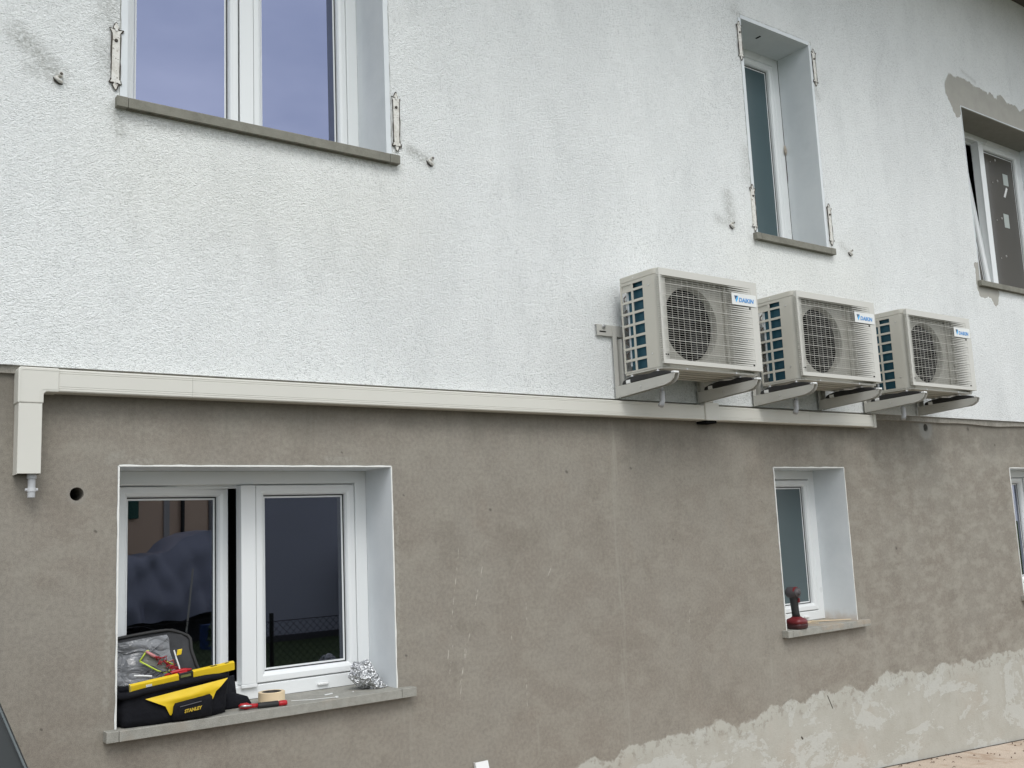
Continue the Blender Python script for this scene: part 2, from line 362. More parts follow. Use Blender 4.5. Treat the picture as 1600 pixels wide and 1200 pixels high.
def mat_sill_dusty():
    a = N('sill_stone'); P = a.pos(); n = a.noise(P, 22, 6, .7); g = a.noise(P, 400, 2)
    b = a.mix(a.ramp(n, .3, .7), (.235, .23, .20), (.32, .315, .28))
    b = a.mix(.22, b, a.mix(a.ramp(g, .4, .6), (.1, .1, .09), (.5, .49, .45)))
    d = a.math('MULTIPLY', a.seg(a.vmath('MULTIPLY', P, (1, 0, 1)), (5.45, 1.10), (5.95, 1.10), .025, .3), a.ramp(a.noise(P, 9, 4), .35, .6))
    b = a.mix(a.math('MULTIPLY', d, .5), b, (.40, .31, .22))
    b = a.mix(a.math('MULTIPLY', a.ramp(a.noise(P, 13, 3), .55, .75), .35), b, (.34, .29, .23))
    a.col(b); a.rough(.85); a.bump(a.math('ADD', n, g), .4, .0015); return a.m

def mat_reveal():
    a = N('reveal_paint'); P = a.pos(); n = a.noise(P, 3, 5, .6)
    b = a.mix(a.ramp(n, .3, .7), (.62, .655, .675), (.70, .73, .745))
    # plaster dust rubbed on the inside foot of the small window
    PP = a.vmath('MULTIPLY', P, (1, 1, 1)); sp = a.n('ShaderNodeSeparateXYZ'); a.set(sp.inputs[0], P)
    m_ = a.math('MULTIPLY', a.math('GREATER_THAN', sp.outputs[0], 5.0), a.ramp(a.math('MULTIPLY_ADD', a.noise(P, 12, 4), .12, sp.outputs[2]), 1.15, 1.24, 1, 0))
    m_ = a.math('MULTIPLY', m_, a.math('LESS_THAN', sp.outputs[2], 2))
    b = a.mix(a.math('MULTIPLY', m_, .6), b, (.52, .42, .32))
    a.col(b); a.rough(.7); a.bump(a.noise(P, 30, 5, .6), .25, .003); return a.m

def mat_glass(name, refl=(.8, .85, 1.0), tint=(.45, .5, .52), base=.07, k=2.0, rough=0.0):
    a = N(name); t = a.t
    t.nodes.remove(a.b)
    tr = a.n('ShaderNodeBsdfTransparent'); tr.inputs[0].default_value = (*tint, 1)
    gl = a.n('ShaderNodeBsdfGlossy'); gl.inputs[0].default_value = (*refl, 1); gl.inputs[1].default_value = rough
    fr = a.n('ShaderNodeFresnel'); fr.inputs[0].default_value = 1.5
    fac = a.math('MULTIPLY_ADD', fr.outputs[0], k, base, clamp=True)
    bn = a.n('ShaderNodeBump'); bn.inputs['Strength'].default_value = .05; bn.inputs['Distance'].default_value = .002
    t.links.new(a.noise(a.pos(), 2.2, 2), bn.inputs['Height']); t.links.new(bn.outputs[0], gl.inputs['Normal'])
    ms = a.n('ShaderNodeMixShader'); a.set(ms.inputs[0], fac); t.links.new(tr.outputs[0], ms.inputs[1]); t.links.new(gl.outputs[0], ms.inputs[2])
    t.links.new(ms.outputs[0], a.out.inputs[0]); return a.m
def mat_frost(name, c, rough=.3, spec=.5):
    a = N(name); P = a.pos(); a.col(a.mix(a.noise(P, 2, 2), tuple(x * .9 for x in c), tuple(x * 1.1 for x in c)))
    a.rough(rough); a.b.inputs['Specular IOR Level'].default_value = spec; a.bump(a.noise(P, 500, 2), .15, .0006); return a.m

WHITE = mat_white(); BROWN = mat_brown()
SILL_UP = mat_stone('sill_stone_upper', (.165, .16, .13), (.225, .22, .185)); SILL_LOW = mat_sill_dusty()
REVEAL = mat_reveal()
BEAD = plain('bead_paint', (.74, .74, .70), .7, var=.15, scale=60, bump=.002, bscale=90)
PVC = plain('window_pvc', (.76, .78, .78), .3, var=.012, scale=1.5)
GASK = plain('gasket_rubber', (.02, .022, .022), .5)
GL_UP = mat_glass('glass_upper', (.62, .68, .98), (.12, .13, .14), .27, 1.2)
GL_LOW = mat_glass('glass_lower', (.82, .86, 1.0), (.32, .34, .36), .062, 2.0)
FROST_LOW = mat_frost('frosted_glass_lower', (.078, .107, .114), .32); FROST_UP = mat_frost('frosted_glass_upper', (.058, .095, .105), .3)
FILM = mat_frost('brown_pane', (.085, .078, .068), .16, .35)  # flat brown in the colour replaces the sky reflection on this pane
DUCT = plain('duct_plastic', (.61, .60, .545), .42, var=.03, scale=6)
CASE = plain('case_paint', (.50, .485, .43), .38, var=.03, scale=8, bump=.0004, bscale=500)
CASE_L = plain('grille_plastic', (.54, .53, .485), .42, var=.02, scale=8)
BRKT = plain('bracket_paint', (.46, .455, .42), .4, var=.05, scale=18)
STEEL = plain('zinc_steel', (.62, .62, .62), .35, .9)
BLACKR = plain('black_rubber', (.018, .018, .018), .6)
DARK = plain('dark_inside', (.006, .006, .006), .9, spec=.05)
GREYP = plain('grey_plastic', (.42, .43, .44), .45)
WPLAST = plain('white_plastic', (.74, .75, .74), .35, var=.03)

# ------------------------------------------------------------------ ground and surroundings
def mat_ground():
    a = N('concrete_ground'); P = a.pos(); n = a.noise(P, 2.5, 6, .65); g = a.noise(P, 120, 3)
    b = a.mix(a.ramp(n, .3, .7), (.46, .37, .29), (.58, .48, .39)); b = a.mix(.25, b, a.mix(a.ramp(g, .4, .6), (.2, .16, .12), (.6, .52, .43)))
    b = a.mix(a.math('MULTIPLY', a.ramp(a.noise(P, 7, 4), .55, .7), .5), b, (.30, .19, .12))
    a.col(b); a.rough(.95); a.bump(a.math('ADD', n, g), .6, .004); return a.m
def mat_yard():
    a = N('gravel_yard'); P = a.pos(); g = a.voro(P, 55); n = a.noise(P, 2, 5)
    b = a.mix(a.ramp(g, .1, .6), (.20, .175, .145), (.11, .10, .085)); b = a.mix(a.math('MULTIPLY', a.ramp(n, .4, .6), .4), b, (.13, .12, .09))
    a.col(b); a.rough(.95); a.bump(g, .8, .01); return a.m
m = M(); m2 = M(); xs = [-60, -10, 0, 4, 6.0, 6.6, 7.2, 8, 9, 12, 16, 60]; ys = [-5.6, -3, -1.2, 0, .02]
def gz(x): return .135 if x < 6 else max(-.35, .135 - (x - 6) * .055)
def gzy(x, y):
    z = gz(x)
    if y < -1.2: z += (-.10 - z) * min(1, (-1.2 - y) / 3.0) * (1 if x > 2 else max(0, x / 2))
    return z
for i in range(len(xs) - 1):
    for j in range(len(ys) - 1):
        q = [(xs[i], ys[j]), (xs[i + 1], ys[j]), (xs[i + 1], ys[j + 1]), (xs[i], ys[j + 1])]
        (m if j > 1 else m2).add([(x, y, gzy(x, y)) for x, y in q], [(0, 1, 2, 3)])
tag(m.build('pavement', mat_ground()), kind='structure')
tag(m2.build('courtyard', mat_yard()), kind='structure')
def mat_lawn():
    a = N('lawn_grass'); P = a.pos(); b = a.mix(a.ramp(a.noise(P, 3, 6, .7), .3, .7), (.035, .06, .018), (.075, .11, .035)); a.col(b); a.rough(1); a.bump(a.noise(P, 60, 4), 1, .03); return a.m
tag(M().add([(-150, -5.61, -.14), (150, -5.61, -.14), (150, -200, -.14), (-150, -200, -.14)], [(0, 1, 2, 3)]).build('lawn', mat_lawn()), kind='structure')
tag(M().add([(-150, .02, -.45), (150, .02, -.45), (150, 200, -.45), (-150, 200, -.45)], [(0, 1, 2, 3)]).build('ground', mat_lawn()), kind='structure')
tag(M().add([(60, .03, -.4), (60, -5.62, -.4), (150, -5.62, -.4), (150, .03, -.4)], [(0, 1, 2, 3)]).add([(-60, .03, -.1), (-60, -5.62, -.1), (-150, -5.62, -.1), (-150, .03, -.1)], [(0, 1, 2, 3)]).build('street', mat_ground()), kind='structure')

# ------------------------------------------------------------------ the house
house = empty('house', (5, 0, 0), 'two storey house wall, white roughcast above brown cement render, with four rows of openings', 'house')
house['label'] = 'two-storey house facade, white roughcast upper storey over bare brown cement render'
UP = [(1.118, 2.364, 3.645, 5.16), (5.135, 5.874, 3.645, 5.165), (7.912, 9.45, 3.645, 5.165)]
LO = [(1.116, 2.358, 1.10, 2.115), (5.138, 5.874, 1.10, 2.115), (8.085, 9.5, 1.10, 2.115)]
def wallgrid(x0, x1, z0, z1, holes, y, extra=()):
    us = sorted(set([x0, x1] + [h[0] for h in holes] + [h[1] for h in holes] + [e[0] - e[2] for e in extra] + [e[0] + e[2] for e in extra]))
    vs = sorted(set([z0, z1] + [h[2] for h in holes] + [h[3] for h in holes] + [e[1] - e[2] for e in extra] + [e[1] + e[2] for e in extra]))
    def solid(u, v):
        return not any(h[0] < u < h[1] and h[2] < v < h[3] for h in holes) and not any(abs(u - e[0]) < e[2] and abs(v - e[1]) < e[2] for e in extra)
    m = plate(us, vs, solid, lambda u, v, d: (u, y + d, v), .355 - y)
    for e in extra: circ_hole(m, e[0], e[1], e[2], e[3], y, .34 - y)
    return m
ex = [(.96, 2.005, .045, .026), (6.93, 2.415, .05, .029)]
lw = wallgrid(-3, 13, -.6, 2.495, LO, 0, ex).build('lower_wall', BROWN, house)
UPs = [(a, b, c - .045, d) for a, b, c, d in UP]
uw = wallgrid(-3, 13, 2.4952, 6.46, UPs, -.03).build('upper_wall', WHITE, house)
# base strip under the roughcast edge, with crumbled lower rim
m = M(); n_ = 260
for i in range(n_):
    xa, xb = -3 + 16 * i / n_, -3 + 16 * (i + 1) / n_
    def lowz(x): return 2.462 + .008 * mn.noise(Vector((x * 2.2, 0, 3))) - (.02 * max(0, mn.noise(Vector((x * 1.1, 5, 3)))) if x > 6.4 else 0) + (.004 if x < 6.2 else -.006)
    m.add([(xa, -.016, 2.4948), (xb, -.016, 2.4948), (xb, -.016, lowz(xb)), (xa, -.016, lowz(xa)), (xa, 0, lowz(xa) - .004), (xb, 0, lowz(xb) - .004)], [(0, 1, 2, 3), (3, 2, 5, 4)])
m.build('base_strip', mat_stone('mortar_strip', (.20, .185, .155), (.30, .285, .25)), house)
# pipe openings (dark bores)
for e in ex: M().lathe([(e[3] + .001, 0), (e[3] + .001, .3), (0, .3)], (e[0], .03, e[1]), 'y').build('pipe_hole', DARK, house, smooth=True)
# roof with soffit
rf = M().prism([(-1.22, 6.55), (-1.22, 6.71), (3.5, 9.2), (3.5, 9.0), (-1.05, 6.57)], 'x', -3.5, 13.5).build('roof', plain('roof_tile', (.20, .09, .06), .8), house)
M().box(-3.5, 13.5, -1.15, .4, 6.462, 6.549).build('soffit', plain('soffit_paint', (.07, .065, .055), .8), rf)
M().tube([(-3.5, -1.29, 6.62), (13.5, -1.29, 6.60)], .06, 10).build('gutter', plain('gutter_brown', (.07, .05, .04), .5), rf)
# inside: dim rooms and the rest of the shell
IN = plain('room_plaster', (.30, .30, .29), .9)
m = M()
for z0, z1 in ((-.2, 2.38), (2.62, 6.5)):
    for x0, x1 in ((-2.9, 4.0), (4.08, 7.0), (7.08, 12.9)):
        m.add([(x0, .36, z0), (x1, .36, z0), (x1, 3.6, z0), (x0, 3.6, z0), (x0, .36, z1), (x1, .36, z1), (x1, 3.6, z1), (x0, 3.6, z1)], [(0, 1, 2, 3), (4, 7, 6, 5), (1, 5, 6, 2), (2, 6, 7, 3), (3, 7, 4, 0)])
m.build('room_walls', IN, house)
m = M().box(-3, -2.98, .3551, 7.9, -.6, 6.6).box(12.98, 13, .3551, 7.9, -.6, 6.6).box(-3, 13, 7.9, 7.95, -.6, 6.6)
m.build('outer_wall', plain('rear_render', (.5, .5, .47), .9), house)

def liner(m, x0, x1, z0, z1, y, flange, seed, rag=.0, t=.0035):
    """reveal lining: left, right, top cheeks with a thin proud flange on the wall face"""
    def edge(p, q, inw, out):
        n = 60
        for i in range(n):
            a = Vector(p).lerp(Vector(q), i / n); b = Vector(p).lerp(Vector(q), (i + 1) / n)
            def w(k): return flange * (1 + rag * mn.noise(Vector((k * 14, seed, seed * 2.3))) * 1.6)
            def pt(c, d, yy): return (c.x + d[0], yy, c.y + d[1])
            wa, wb = w(i / n * (Vector(q) - Vector(p)).length), w((i + 1) / n * (Vector(q) - Vector(p)).length)
            oa = (out[0] * wa, out[1] * wa); ob = (out[0] * wb, out[1] * wb); ii = (inw[0] * t, inw[1] * t)
            m.add([pt(a, ii, .252), pt(b, ii, .252), pt(b, ii, y - .003), pt(a, ii, y - .003), pt(b, ob, y - .003), pt(a, oa, y - .003), pt(b, ob, y + .001), pt(a, oa, y + .001)],
                  [(0, 1, 2, 3), (3, 2, 4, 5), (5, 4, 6, 7)])
    edge((x0, z0), (x0, z1), (1, 0), (-1, 0)); edge((x1, z0), (x1, z1), (-1, 0), (1, 0)); edge((x0, z1), (x1, z1), (0, -1), (0, 1))
    return m

FRAME_P = [(0, .250), (.056, .250), (.060, .254), (.060, .300), (.075, .300), (.075, .325), (0, .325)]
SASH_P = [(0, .256), (.004, .246), (.028, .246), (.040, .252), (.046, .262), (.046, .280), (.060, .280), (.060, .312), (.004, .312), (0, .300)]
def sash_part(m, g, x0, x1, z0, z1, xf=None):
    m.ring(x0, x1, z0, z1, SASH_P, xf)
    g.ring(x0, x1, z0, z1, [(.0462, .2775), (.0475, .2765), (.0515, .2785), (.0515, .2795), (.0462, .2795)], xf)
def pane_at(x0, x1, z0, z1, mat, win, xf=None):
    p = M().box(x0 + .05, x1 - .05, .2802, .2842, z0 + .05, z1 - .05)
    if xf: p.xf(lambda v: Vector(xf(v)))
    return p.build('pane', mat, win)
def window(idx, op, up, glass, double, label):
    x0, x1, z0, z1 = op; y = -.03 if up else 0
    win = bpy.data.objects.new('window', None); C.objects.link(win); win.parent = house
    win.location = Vector(((x0 + x1) / 2, .25, z0)) - house.location; win['label'] = label
    liner(M(), x0, x1, z0 + .0005, z1, y, (.004 if idx == 2 else .024) if up else .0035, idx * 3.1, .12 if up else .6).build('reveal', REVEAL, win)
    if not up: # whitish bead of the lining edge
        liner(M(), x0, x1, z0 + .0005, z1, y - .001, .0026, idx * 3.1, .8, .0028).xf(lambda v: Vector((v.x, min(v.y, y + .006), v.z))).build('edge_bead', BEAD, win)
    M().ring(x0 + .004, x1 - .004, z0 + .003, z1 - .004, FRAME_P).build('frame', PVC, win, bevel=.0015)
    fx0, fx1, fz0, fz1 = x0 + .004 + .063, x1 - .004 - .063, z0 + .003 + .063, z1 - .067
    if double:
        cx = (fx0 + fx1) / 2 + .012
        ident = None
        sides = [(fx0, cx - .036, 'L'), (cx + .036, fx1, 'R')]
        for a, b, sd_ in sides:
            xf = None
            if idx == 0 and sd_ == 'L' and not up:   # left leaf stands ajar, hinged on its left
                b -= .014
                th = R(8.6)
                def xf(v, a=a, th=th): dx, dy = v[0] - a, v[1] - .25; return (a + dx * math.cos(th) - dy * math.sin(th), .262 + dx * math.sin(th) + dy * math.cos(th), v[2])
            if idx == 2 and up and sd_ == 'L':       # leaf tilted in at the top
                th = R(5.0)
                def xf(v, th=th): dz, dy = v[2] - fz0, v[1] - .25; return (v[0], .255 + dz * math.sin(th) + dy * math.cos(th), fz0 + dz * math.cos(th) - dy * math.sin(th))
            mm, g = M(), M(); sash_part(mm, g, a, b, fz0, fz1, xf)
            mm.build('sash', PVC, win, bevel=.0012); g.build('gasket', GASK, win)
            pane_at(a, b, fz0, fz1, glass, win, xf)
        mu = M().box(cx - .034, cx + .034, .237, .2455, fz0 + .004, fz1 - .002).box(cx - .030, cx + .030, .2457, .31, fz0, fz1)
        if not up: mu.box(cx - .037, cx + .037, .2345, .2450, fz0 - .012, fz0 + .0035)
        mu.build('mullion', PVC, win, bevel=.002)
        if not up and idx == 0: 
            M().box(cx + .33, cx + .385, .236, .2495, z0 + .022, z0 + .034).build('drain_cap', WPLAST, win, bevel=.004)
    else:
        mm, g = M(), M(); sash_part(mm, g, fx0, fx1, fz0, fz1)
        mm.build('sash', PVC, win, bevel=.0012); g.build('gasket', GASK, win); pane_at(fx0, fx1, fz0, fz1, glass, win)
        if not up: M().box(x0 + .50, x0 + .55, .236, .2495, z0 + .022, z0 + .034).build('drain_cap', WPLAST, win, bevel=.004)
    # stone sill, a saw cut at each jamb, drip groove below
    e0, e1 = x0 - .045, x1 + (.075 if not up else .055)
    yf = (-.065 if up else -.050)
    zt = z0; zb = z0 - (.044 if up else .040)
    s = M()
    tp = .0 if up else .002
    s.prism([(yf, zb), (yf, zt - .002), (yf + .002, zt), (.25, zt + tp), (.25, zb), (yf + .026, zb), (yf + .024, zb + .006), (yf + .016, zb + .006), (yf + .014, zb)], 'x', x0 + .002, x1 - .002)
    yb = (-.0305 if up else -.0005)
    for a, b in ((e0, x0), (x1, e1)):
        s.prism([(yf, zb), (yf, zt - .002), (yf + .002, zt + .001), (yb, zt + .001), (yb, zb)], 'x', a, b)
    s.build('sill', SILL_UP if up else SILL_LOW, win, bevel=.0018)
    return win
w0 = window(0, UP[0], True, GL_UP, True, 'large upper two-leaf window reflecting the pale violet sky')
w1 = window(1, UP[1], True, FROST_UP, False, 'tall narrow upper window with teal frosted pane')
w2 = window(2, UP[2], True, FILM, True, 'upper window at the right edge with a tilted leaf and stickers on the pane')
w3 = window(0, LO[0], False, GL_LOW, True, 'large lower two-leaf window with its left leaf ajar')
w4 = window(1, LO[1], False, FROST_LOW, False, 'narrow lower window with grey-blue frosted pane')
w5 = window(2, LO[2], False, GL_LOW, True, 'lower window cut off by the right edge of the view')
# curtain-dark liner behind the big upper window
# foam gap beside the frame of the tall narrow window
m = M()
for i in range(50):
    za, zb = 3.66 + i * .030, 3.66 + (i + 1) * .030
    def ww(z): return .003 + .004 * max(0, mn.noise(Vector((z * 6, 2, 1)))) + (.004 if 4.2 < z < 4.5 else 0)
    m.add([(5.8702, .2495, za), (5.8702, .2495 - ww(za), za), (5.8702, .2495 - ww(zb), zb), (5.8702, .2495, zb)], [(0, 1, 2, 3)])
m.build('foam_joint', plain('dark_foam', (.05, .035, .03), .9), w1)
M().tube([(5.868, .243, 4.42), (5.862, .236, 4.44), (5.864, .24, 4.47), (5.869, .245, 4.50)], [.004, .009, .010, .003], 8).build('foam_blob', plain('foam_tan', (.42, .37, .31), .95, bump=.004, bscale=120), w1, smooth='all')
M().box(5.45, 5.463, .06, .10, 5.158, 5.1610).build('lintel_slot', DARK, w1)
# stickers, marks on the right upper pane
SP = plain('sticker_paper', (.42, .46, .44), .7)
for x, z, a, b in ((9.13, 4.78, .045, .05), (9.06, 4.36, .045, .06)): M().box(x, x + a * 2, .2785, .2795, z, z + b * 2.2).build('sticker', SP, w2)
M().prism([(9.10, 4.66), (9.13, 4.655), (9.19, 4.75), (9.165, 4.76)], 'y', .2765, .2783).build('sticker', plain('sticker_white', (.75, .75, .74), .6), w2)
PG = plain('pad_grey', (.30, .29, .27), .4)
for i, z in enumerate((5.0, 4.80, 4.44, 4.08)):
    M().lathe([(0, -.004), (.010, -.004), (.012, 0), (0, 0)], (9.02, .2795, z), 'y', 10).build('suction_pad', PG, w2); M().lathe([(0, -.002), (.006, -.002), (.007, 0), (0, 0)], (8.93, .2795, z - .03), 'y', 10).build('suction_pad', PG, w2)
# bare mortar lintel over the right-hand upper window
M().box(7.9155, 9.4465, -.0285, .2505, 5.155, 5.1612).build('lintel_mortar', plain('lintel_mortar', (.24, .23, .20), .9, var=.15, scale=15, bump=.002), w2)

# shutter fittings left on the wall
IRON = plain('old_iron', (.07, .06, .05), .75, .3, var=.4, scale=90)
def mat_oldpaint():
    a = N('flaking_paint'); P = a.pos(); n = a.noise(P, 60, 5, .7)
    b = a.mix(a.ramp(n, .35, .6), (.56, .54, .49), (.70, .69, .65)); b = a.mix(a.ramp(a.noise(P, 120, 3), .62, .70), b, (.2, .17, .13)); a.col(b); a.rough(.8); a.bump(n, .8, .003); return a.m
OLDP = mat_oldpaint()
def hinge_plate(cx, z0, z1, wd=.036):
    y = -.0335; hw = wd / 2; tip = .032
    out = [(-hw * .3, z0), (0, z0 - .006), (hw * .3, z0), (hw * .7, z0 + tip * .5), (hw * .45, z0 + tip * .8), (hw * 1.5, z0 + tip * .7), (hw * 1.2, z0 + tip * 1.15), (hw, z0 + tip * 1.3),
           (hw, z1 - tip * 1.3), (hw * 1.2, z1 - tip * 1.15), (hw * 1.5, z1 - tip * .7), (hw * .45, z1 - tip * .8), (hw * .7, z1 - tip * .5), (hw * .3, z1), (0, z1 + .006), (-hw * .3, z1),
           (-hw * .7, z1 - tip * .5), (-hw * .45, z1 - tip * .8), (-hw * 1.5, z1 - tip * .7), (-hw * 1.2, z1 - tip * 1.15), (-hw, z1 - tip * 1.3), (-hw, z0 + tip * 1.3), (-hw * 1.2, z0 + tip * 1.15), (-hw * 1.5, z0 + tip * .7), (-hw * .45, z0 + tip * .8), (-hw * .7, z0 + tip * .5)]
    pts = [(cx + a * (1 + .12 * random.uniform(-1, 1)), b + random.uniform(-.002, .002)) for a, b in out]
    c0 = (cx, (z0 + z1) / 2)
    def cat(name, pts, ya, yb, mat, par): 
        n = len(pts); m = M(); c = len(pts)
        # fan around the centreline so that the concave outline stays clean
        vs = [(p[0], ya, p[1]) for p in pts] + [(cx, ya, min(max(p[1], z0 + .01), z1 - .01)) for p in pts] + [(p[0], yb, p[1]) for p in pts]
        m.add(vs, [(i, (i + 1) % n, n + (i + 1) % n, n + i) for i in range(n)] + [(i, (i + 1) % n, 2 * n + (i + 1) % n, 2 * n + i) for i in range(n)])
        return m.build(name, mat, par)
    p = cat('hinge_plate', [(cx + (a - cx) * .86, b) for a, b in pts], y - .0045, y + .006, OLDP, house)
    # rusty rim with gaps
    rim = M(); n = len(pts)
    for i in range(n):
        if random.random() < .12: continue
        a, b = pts[i], pts[(i + 1) % n]
        L = math.hypot(b[0] - a[0], b[1] - a[1]); k = max(1, int(L / .02))
        q = [Vector((a[0] + (b[0] - a[0]) * j / k + random.uniform(-.001, .001) * (0 < j < k), y - .0035, a[1] + (b[1] - a[1]) * j / k)) for j in range(k + 1)]
        rim.tube(q, [random.uniform(.0012, .0042) for _ in q], 5)
    rim.build('rusty_rim', IRON, p)
    M().lathe([(0, -.010), (.006, -.010), (.008, -.004), (.008, 0)], (cx, y, z1 - .075), 'y', 12).build('bolt', IRON, p, smooth=True)
    M().lathe([(0, -.008), (.005, -.008), (.006, 0)], (cx, y, z1 - .028), 'y', 10).build('bolt', plain('bolt_white', (.7, .7, .68), .5), p, smooth=True)
for cx, a, b in ((1.073, 3.684, 3.972), (2.419, 3.680, 3.980), (5.112, 4.853, 5.125), (5.916, 4.865, 5.14), (5.112, 3.665, 3.975), (5.930, 3.682, 3.975)): hinge_plate(cx, a, b)
for cx, cz in ((.855, 3.678), (2.614, 3.662), (4.885, 3.668), (6.141, 3.652)):
    h = M().tube([(cx + .004, -.028, cz + .012), (cx + .005, -.050, cz + .013)], .0085, 10).tube([(cx - .006, -.028, cz + .006), (cx - .014, -.045, cz - .004), (cx - .004, -.048, cz - .014), (cx + .01, -.04, cz - .018)], .0065, 8)
    hb = h.build('shutter_holder', OLDP, house, smooth=True)
    M().tube([(cx + .005, -.0495, cz + .013), (cx + .005, -.0515, cz + .013)], .006, 10).build('bolt', IRON, hb)
    M().tube([(cx - .022, -.0285, cz + .002), (cx - .016, -.034, cz - .014), (cx, -.034, cz - .024), (cx + .014, -.030, cz - .022)], [.002, .0045, .004, .002], 6).build('rusty_rim', IRON, hb)

# ------------------------------------------------------------------ cable trunking
tr = empty('cable_trunking', (.73, 0, 2.08), 'long cream plastic cable trunking under the white roughcast edge, elbow down at left', 'trunking')
def duct_prof(z0, z1, d=.078):
    g = .0012
    def groove(z): return [(-d, z - .0016), (-d + g, z - .0008), (-d + g, z + .0008), (-d, z + .0016)]
    p = [(0, z0), (-d * .8, z0), (-d * .82, z0 - .0015), (-d + .004, z0 - .0015), (-d, z0 + .003)] + groove(z0 + .010) + groove(z0 + .0175) + groove(z1 - .0175) + groove(z1 - .010) + [(-d, z1 - .004), (-d + .004, z1), (0, z1)]
    return p
cuts = [.862, 1.386, 4.44]
for a, b in ((.855, 1.386), (1.3868, 4.455)):
    M().prism(duct_prof(2.393, 2.479), 'x', a, b).build('channel', DUCT, tr)
M().prism(duct_prof(2.393, 2.476), 'x', 4.575, 5.45).build('channel', DUCT, tr)
M().prism(duct_prof(2.394, 2.475), 'x', 5.4508, 6.167).build('channel', DUCT, tr)
# elbow, one piece, 4 mm proud
el = M().prism([(.727, 2.345), (.727, 2.474), (.733, 2.482), (.870, 2.4815), (.870, 2.3895), (.826, 2.3895), (.817, 2.381), (.817, 2.345)], 'y', -.083, 0)
elo = el.build('elbow', DUCT, tr, bevel=.004)
M().prism([(.735, 2.35), (.735, 2.466), (.741, 2.4735), (.866, 2.4725), (.866, 2.4705), (.743, 2.4705), (.738, 2.465), (.738, 2.35)], 'y', -.0842, -.0832).build('moulded_line', DUCT, elo)
M().prism([(.806, 2.35), (.806, 2.388), (.814, 2.3985), (.866, 2.3985), (.866, 2.4005), (.812, 2.4005), (.803, 2.389), (.803, 2.35)], 'y', -.0842, -.0832).build('moulded_line', DUCT, elo)
# open channel going down
m = M(); X0, X1, Z0, Z1 = .731, .813, 2.079, 2.3447
m.box(X0, X1, -.080, -.0765, Z0, Z1).box(X0, X0 + .003, -.0763, 0, Z0 - .002, Z1).box(X1 - .003, X1, -.0763, 0, Z0 - .002, Z1)
m.build('channel', DUCT, tr, bevel=.0012)
M().box(X0 + .0032, X1 - .0032, -.03, -.001, Z0 + .012, Z1).build('channel_back', DARK, tr)
m = M().tube([(.789, -.045, 2.13), (.789, -.045, 2.062)], .017, 14).tube([(.789, -.045, 2.0618), (.789, -.045, 1.992)], .0135, 14)
dp = m.build('drain_pipe', GREYP, tr, smooth=True)
M().tube([(.789, -.045, 2.028), (.789, -.045, 2.014)], .0158, 14).tube([(.767, -.045, 2.021), (.811, -.045, 2.021)], .0055, 8).build('pipe_clip', plain('clip_grey', (.5, .51, .52), .5), dp, smooth=True)
# tee and riser
M().box(4.4555, 4.5745, -.088, 0, 2.388, 2.4945).box(4.458, 4.53, -.087, -.0305, 2.4947, 2.78).build('tee_riser', DUCT, tr, bevel=.004)
M().box(4.461, 4.55, -.080, -.002, 2.372, 2.3878).build('end_cap', DARK, tr)
M().prism(duct_prof(2.389, 2.480, .082), 'x', 6.155, 6.185).build('end_cap', DUCT, tr, bevel=.002)

# ------------------------------------------------------------------ outdoor units
def mat_coil():
    a = N('coil_fins'); P = a.obj(); s_ = a.math('SINE', a.math('MULTIPLY', a.n('ShaderNodeSeparateXYZ').outputs[1], 1))
    sp = a.n('ShaderNodeSeparateXYZ'); a.set(sp.inputs[0], P)
    st_ = a.math('SINE', a.math('MULTIPLY', a.math('ADD', sp.outputs[1], sp.outputs[0]), 1700))
    b = a.mix(a.ramp(st_, -1, 1), (.006, .055, .085), (.012, .105, .15)); b = a.mix(a.noise(P, 9, 3), b, (.01, .06, .095)); a.col(b); a.rough(.45); a.metal(.3); return a.m
COIL = mat_coil()
FRONTP = plain('front_plate_paint', (.36, .35, .31), .5, var=.04, scale=8)
FANM = plain('fan_plastic', (.008, .008, .008), .6, spec=.15)
BLUE_L = plain('logo_light_blue', (.05, .42, .80), .4); BLUE_D = plain('logo_blue', (.03, .24, .58), .4); BLUE_N = plain('logo_navy', (.01, .05, .14), .4)
def text_mesh(body, size, bold=.0, shear=0., ext=.0006, sx=1.):
    cu = bpy.data.curves.new('lettering', 'FONT'); cu.body = body; cu.size = size; cu.offset = bold; cu.shear = shear; cu.extrude = ext; cu.resolution_u = 3; cu.align_x = 'LEFT'
    o = bpy.data.objects.new('lettering', cu); C.objects.link(o); bpy.context.view_layer.update()
    me = bpy.data.meshes.new_from_object(o.evaluated_get(bpy.context.evaluated_depsgraph_get())); C.objects.unlink(o); bpy.data.objects.remove(o)
    m = M(); m.v = [(v.co.x * sx, v.co.y, v.co.z) for v in me.vertices]; m.f = [list(p.vertices) for p in me.polygons]; return m
W_, H_ = .80, .55
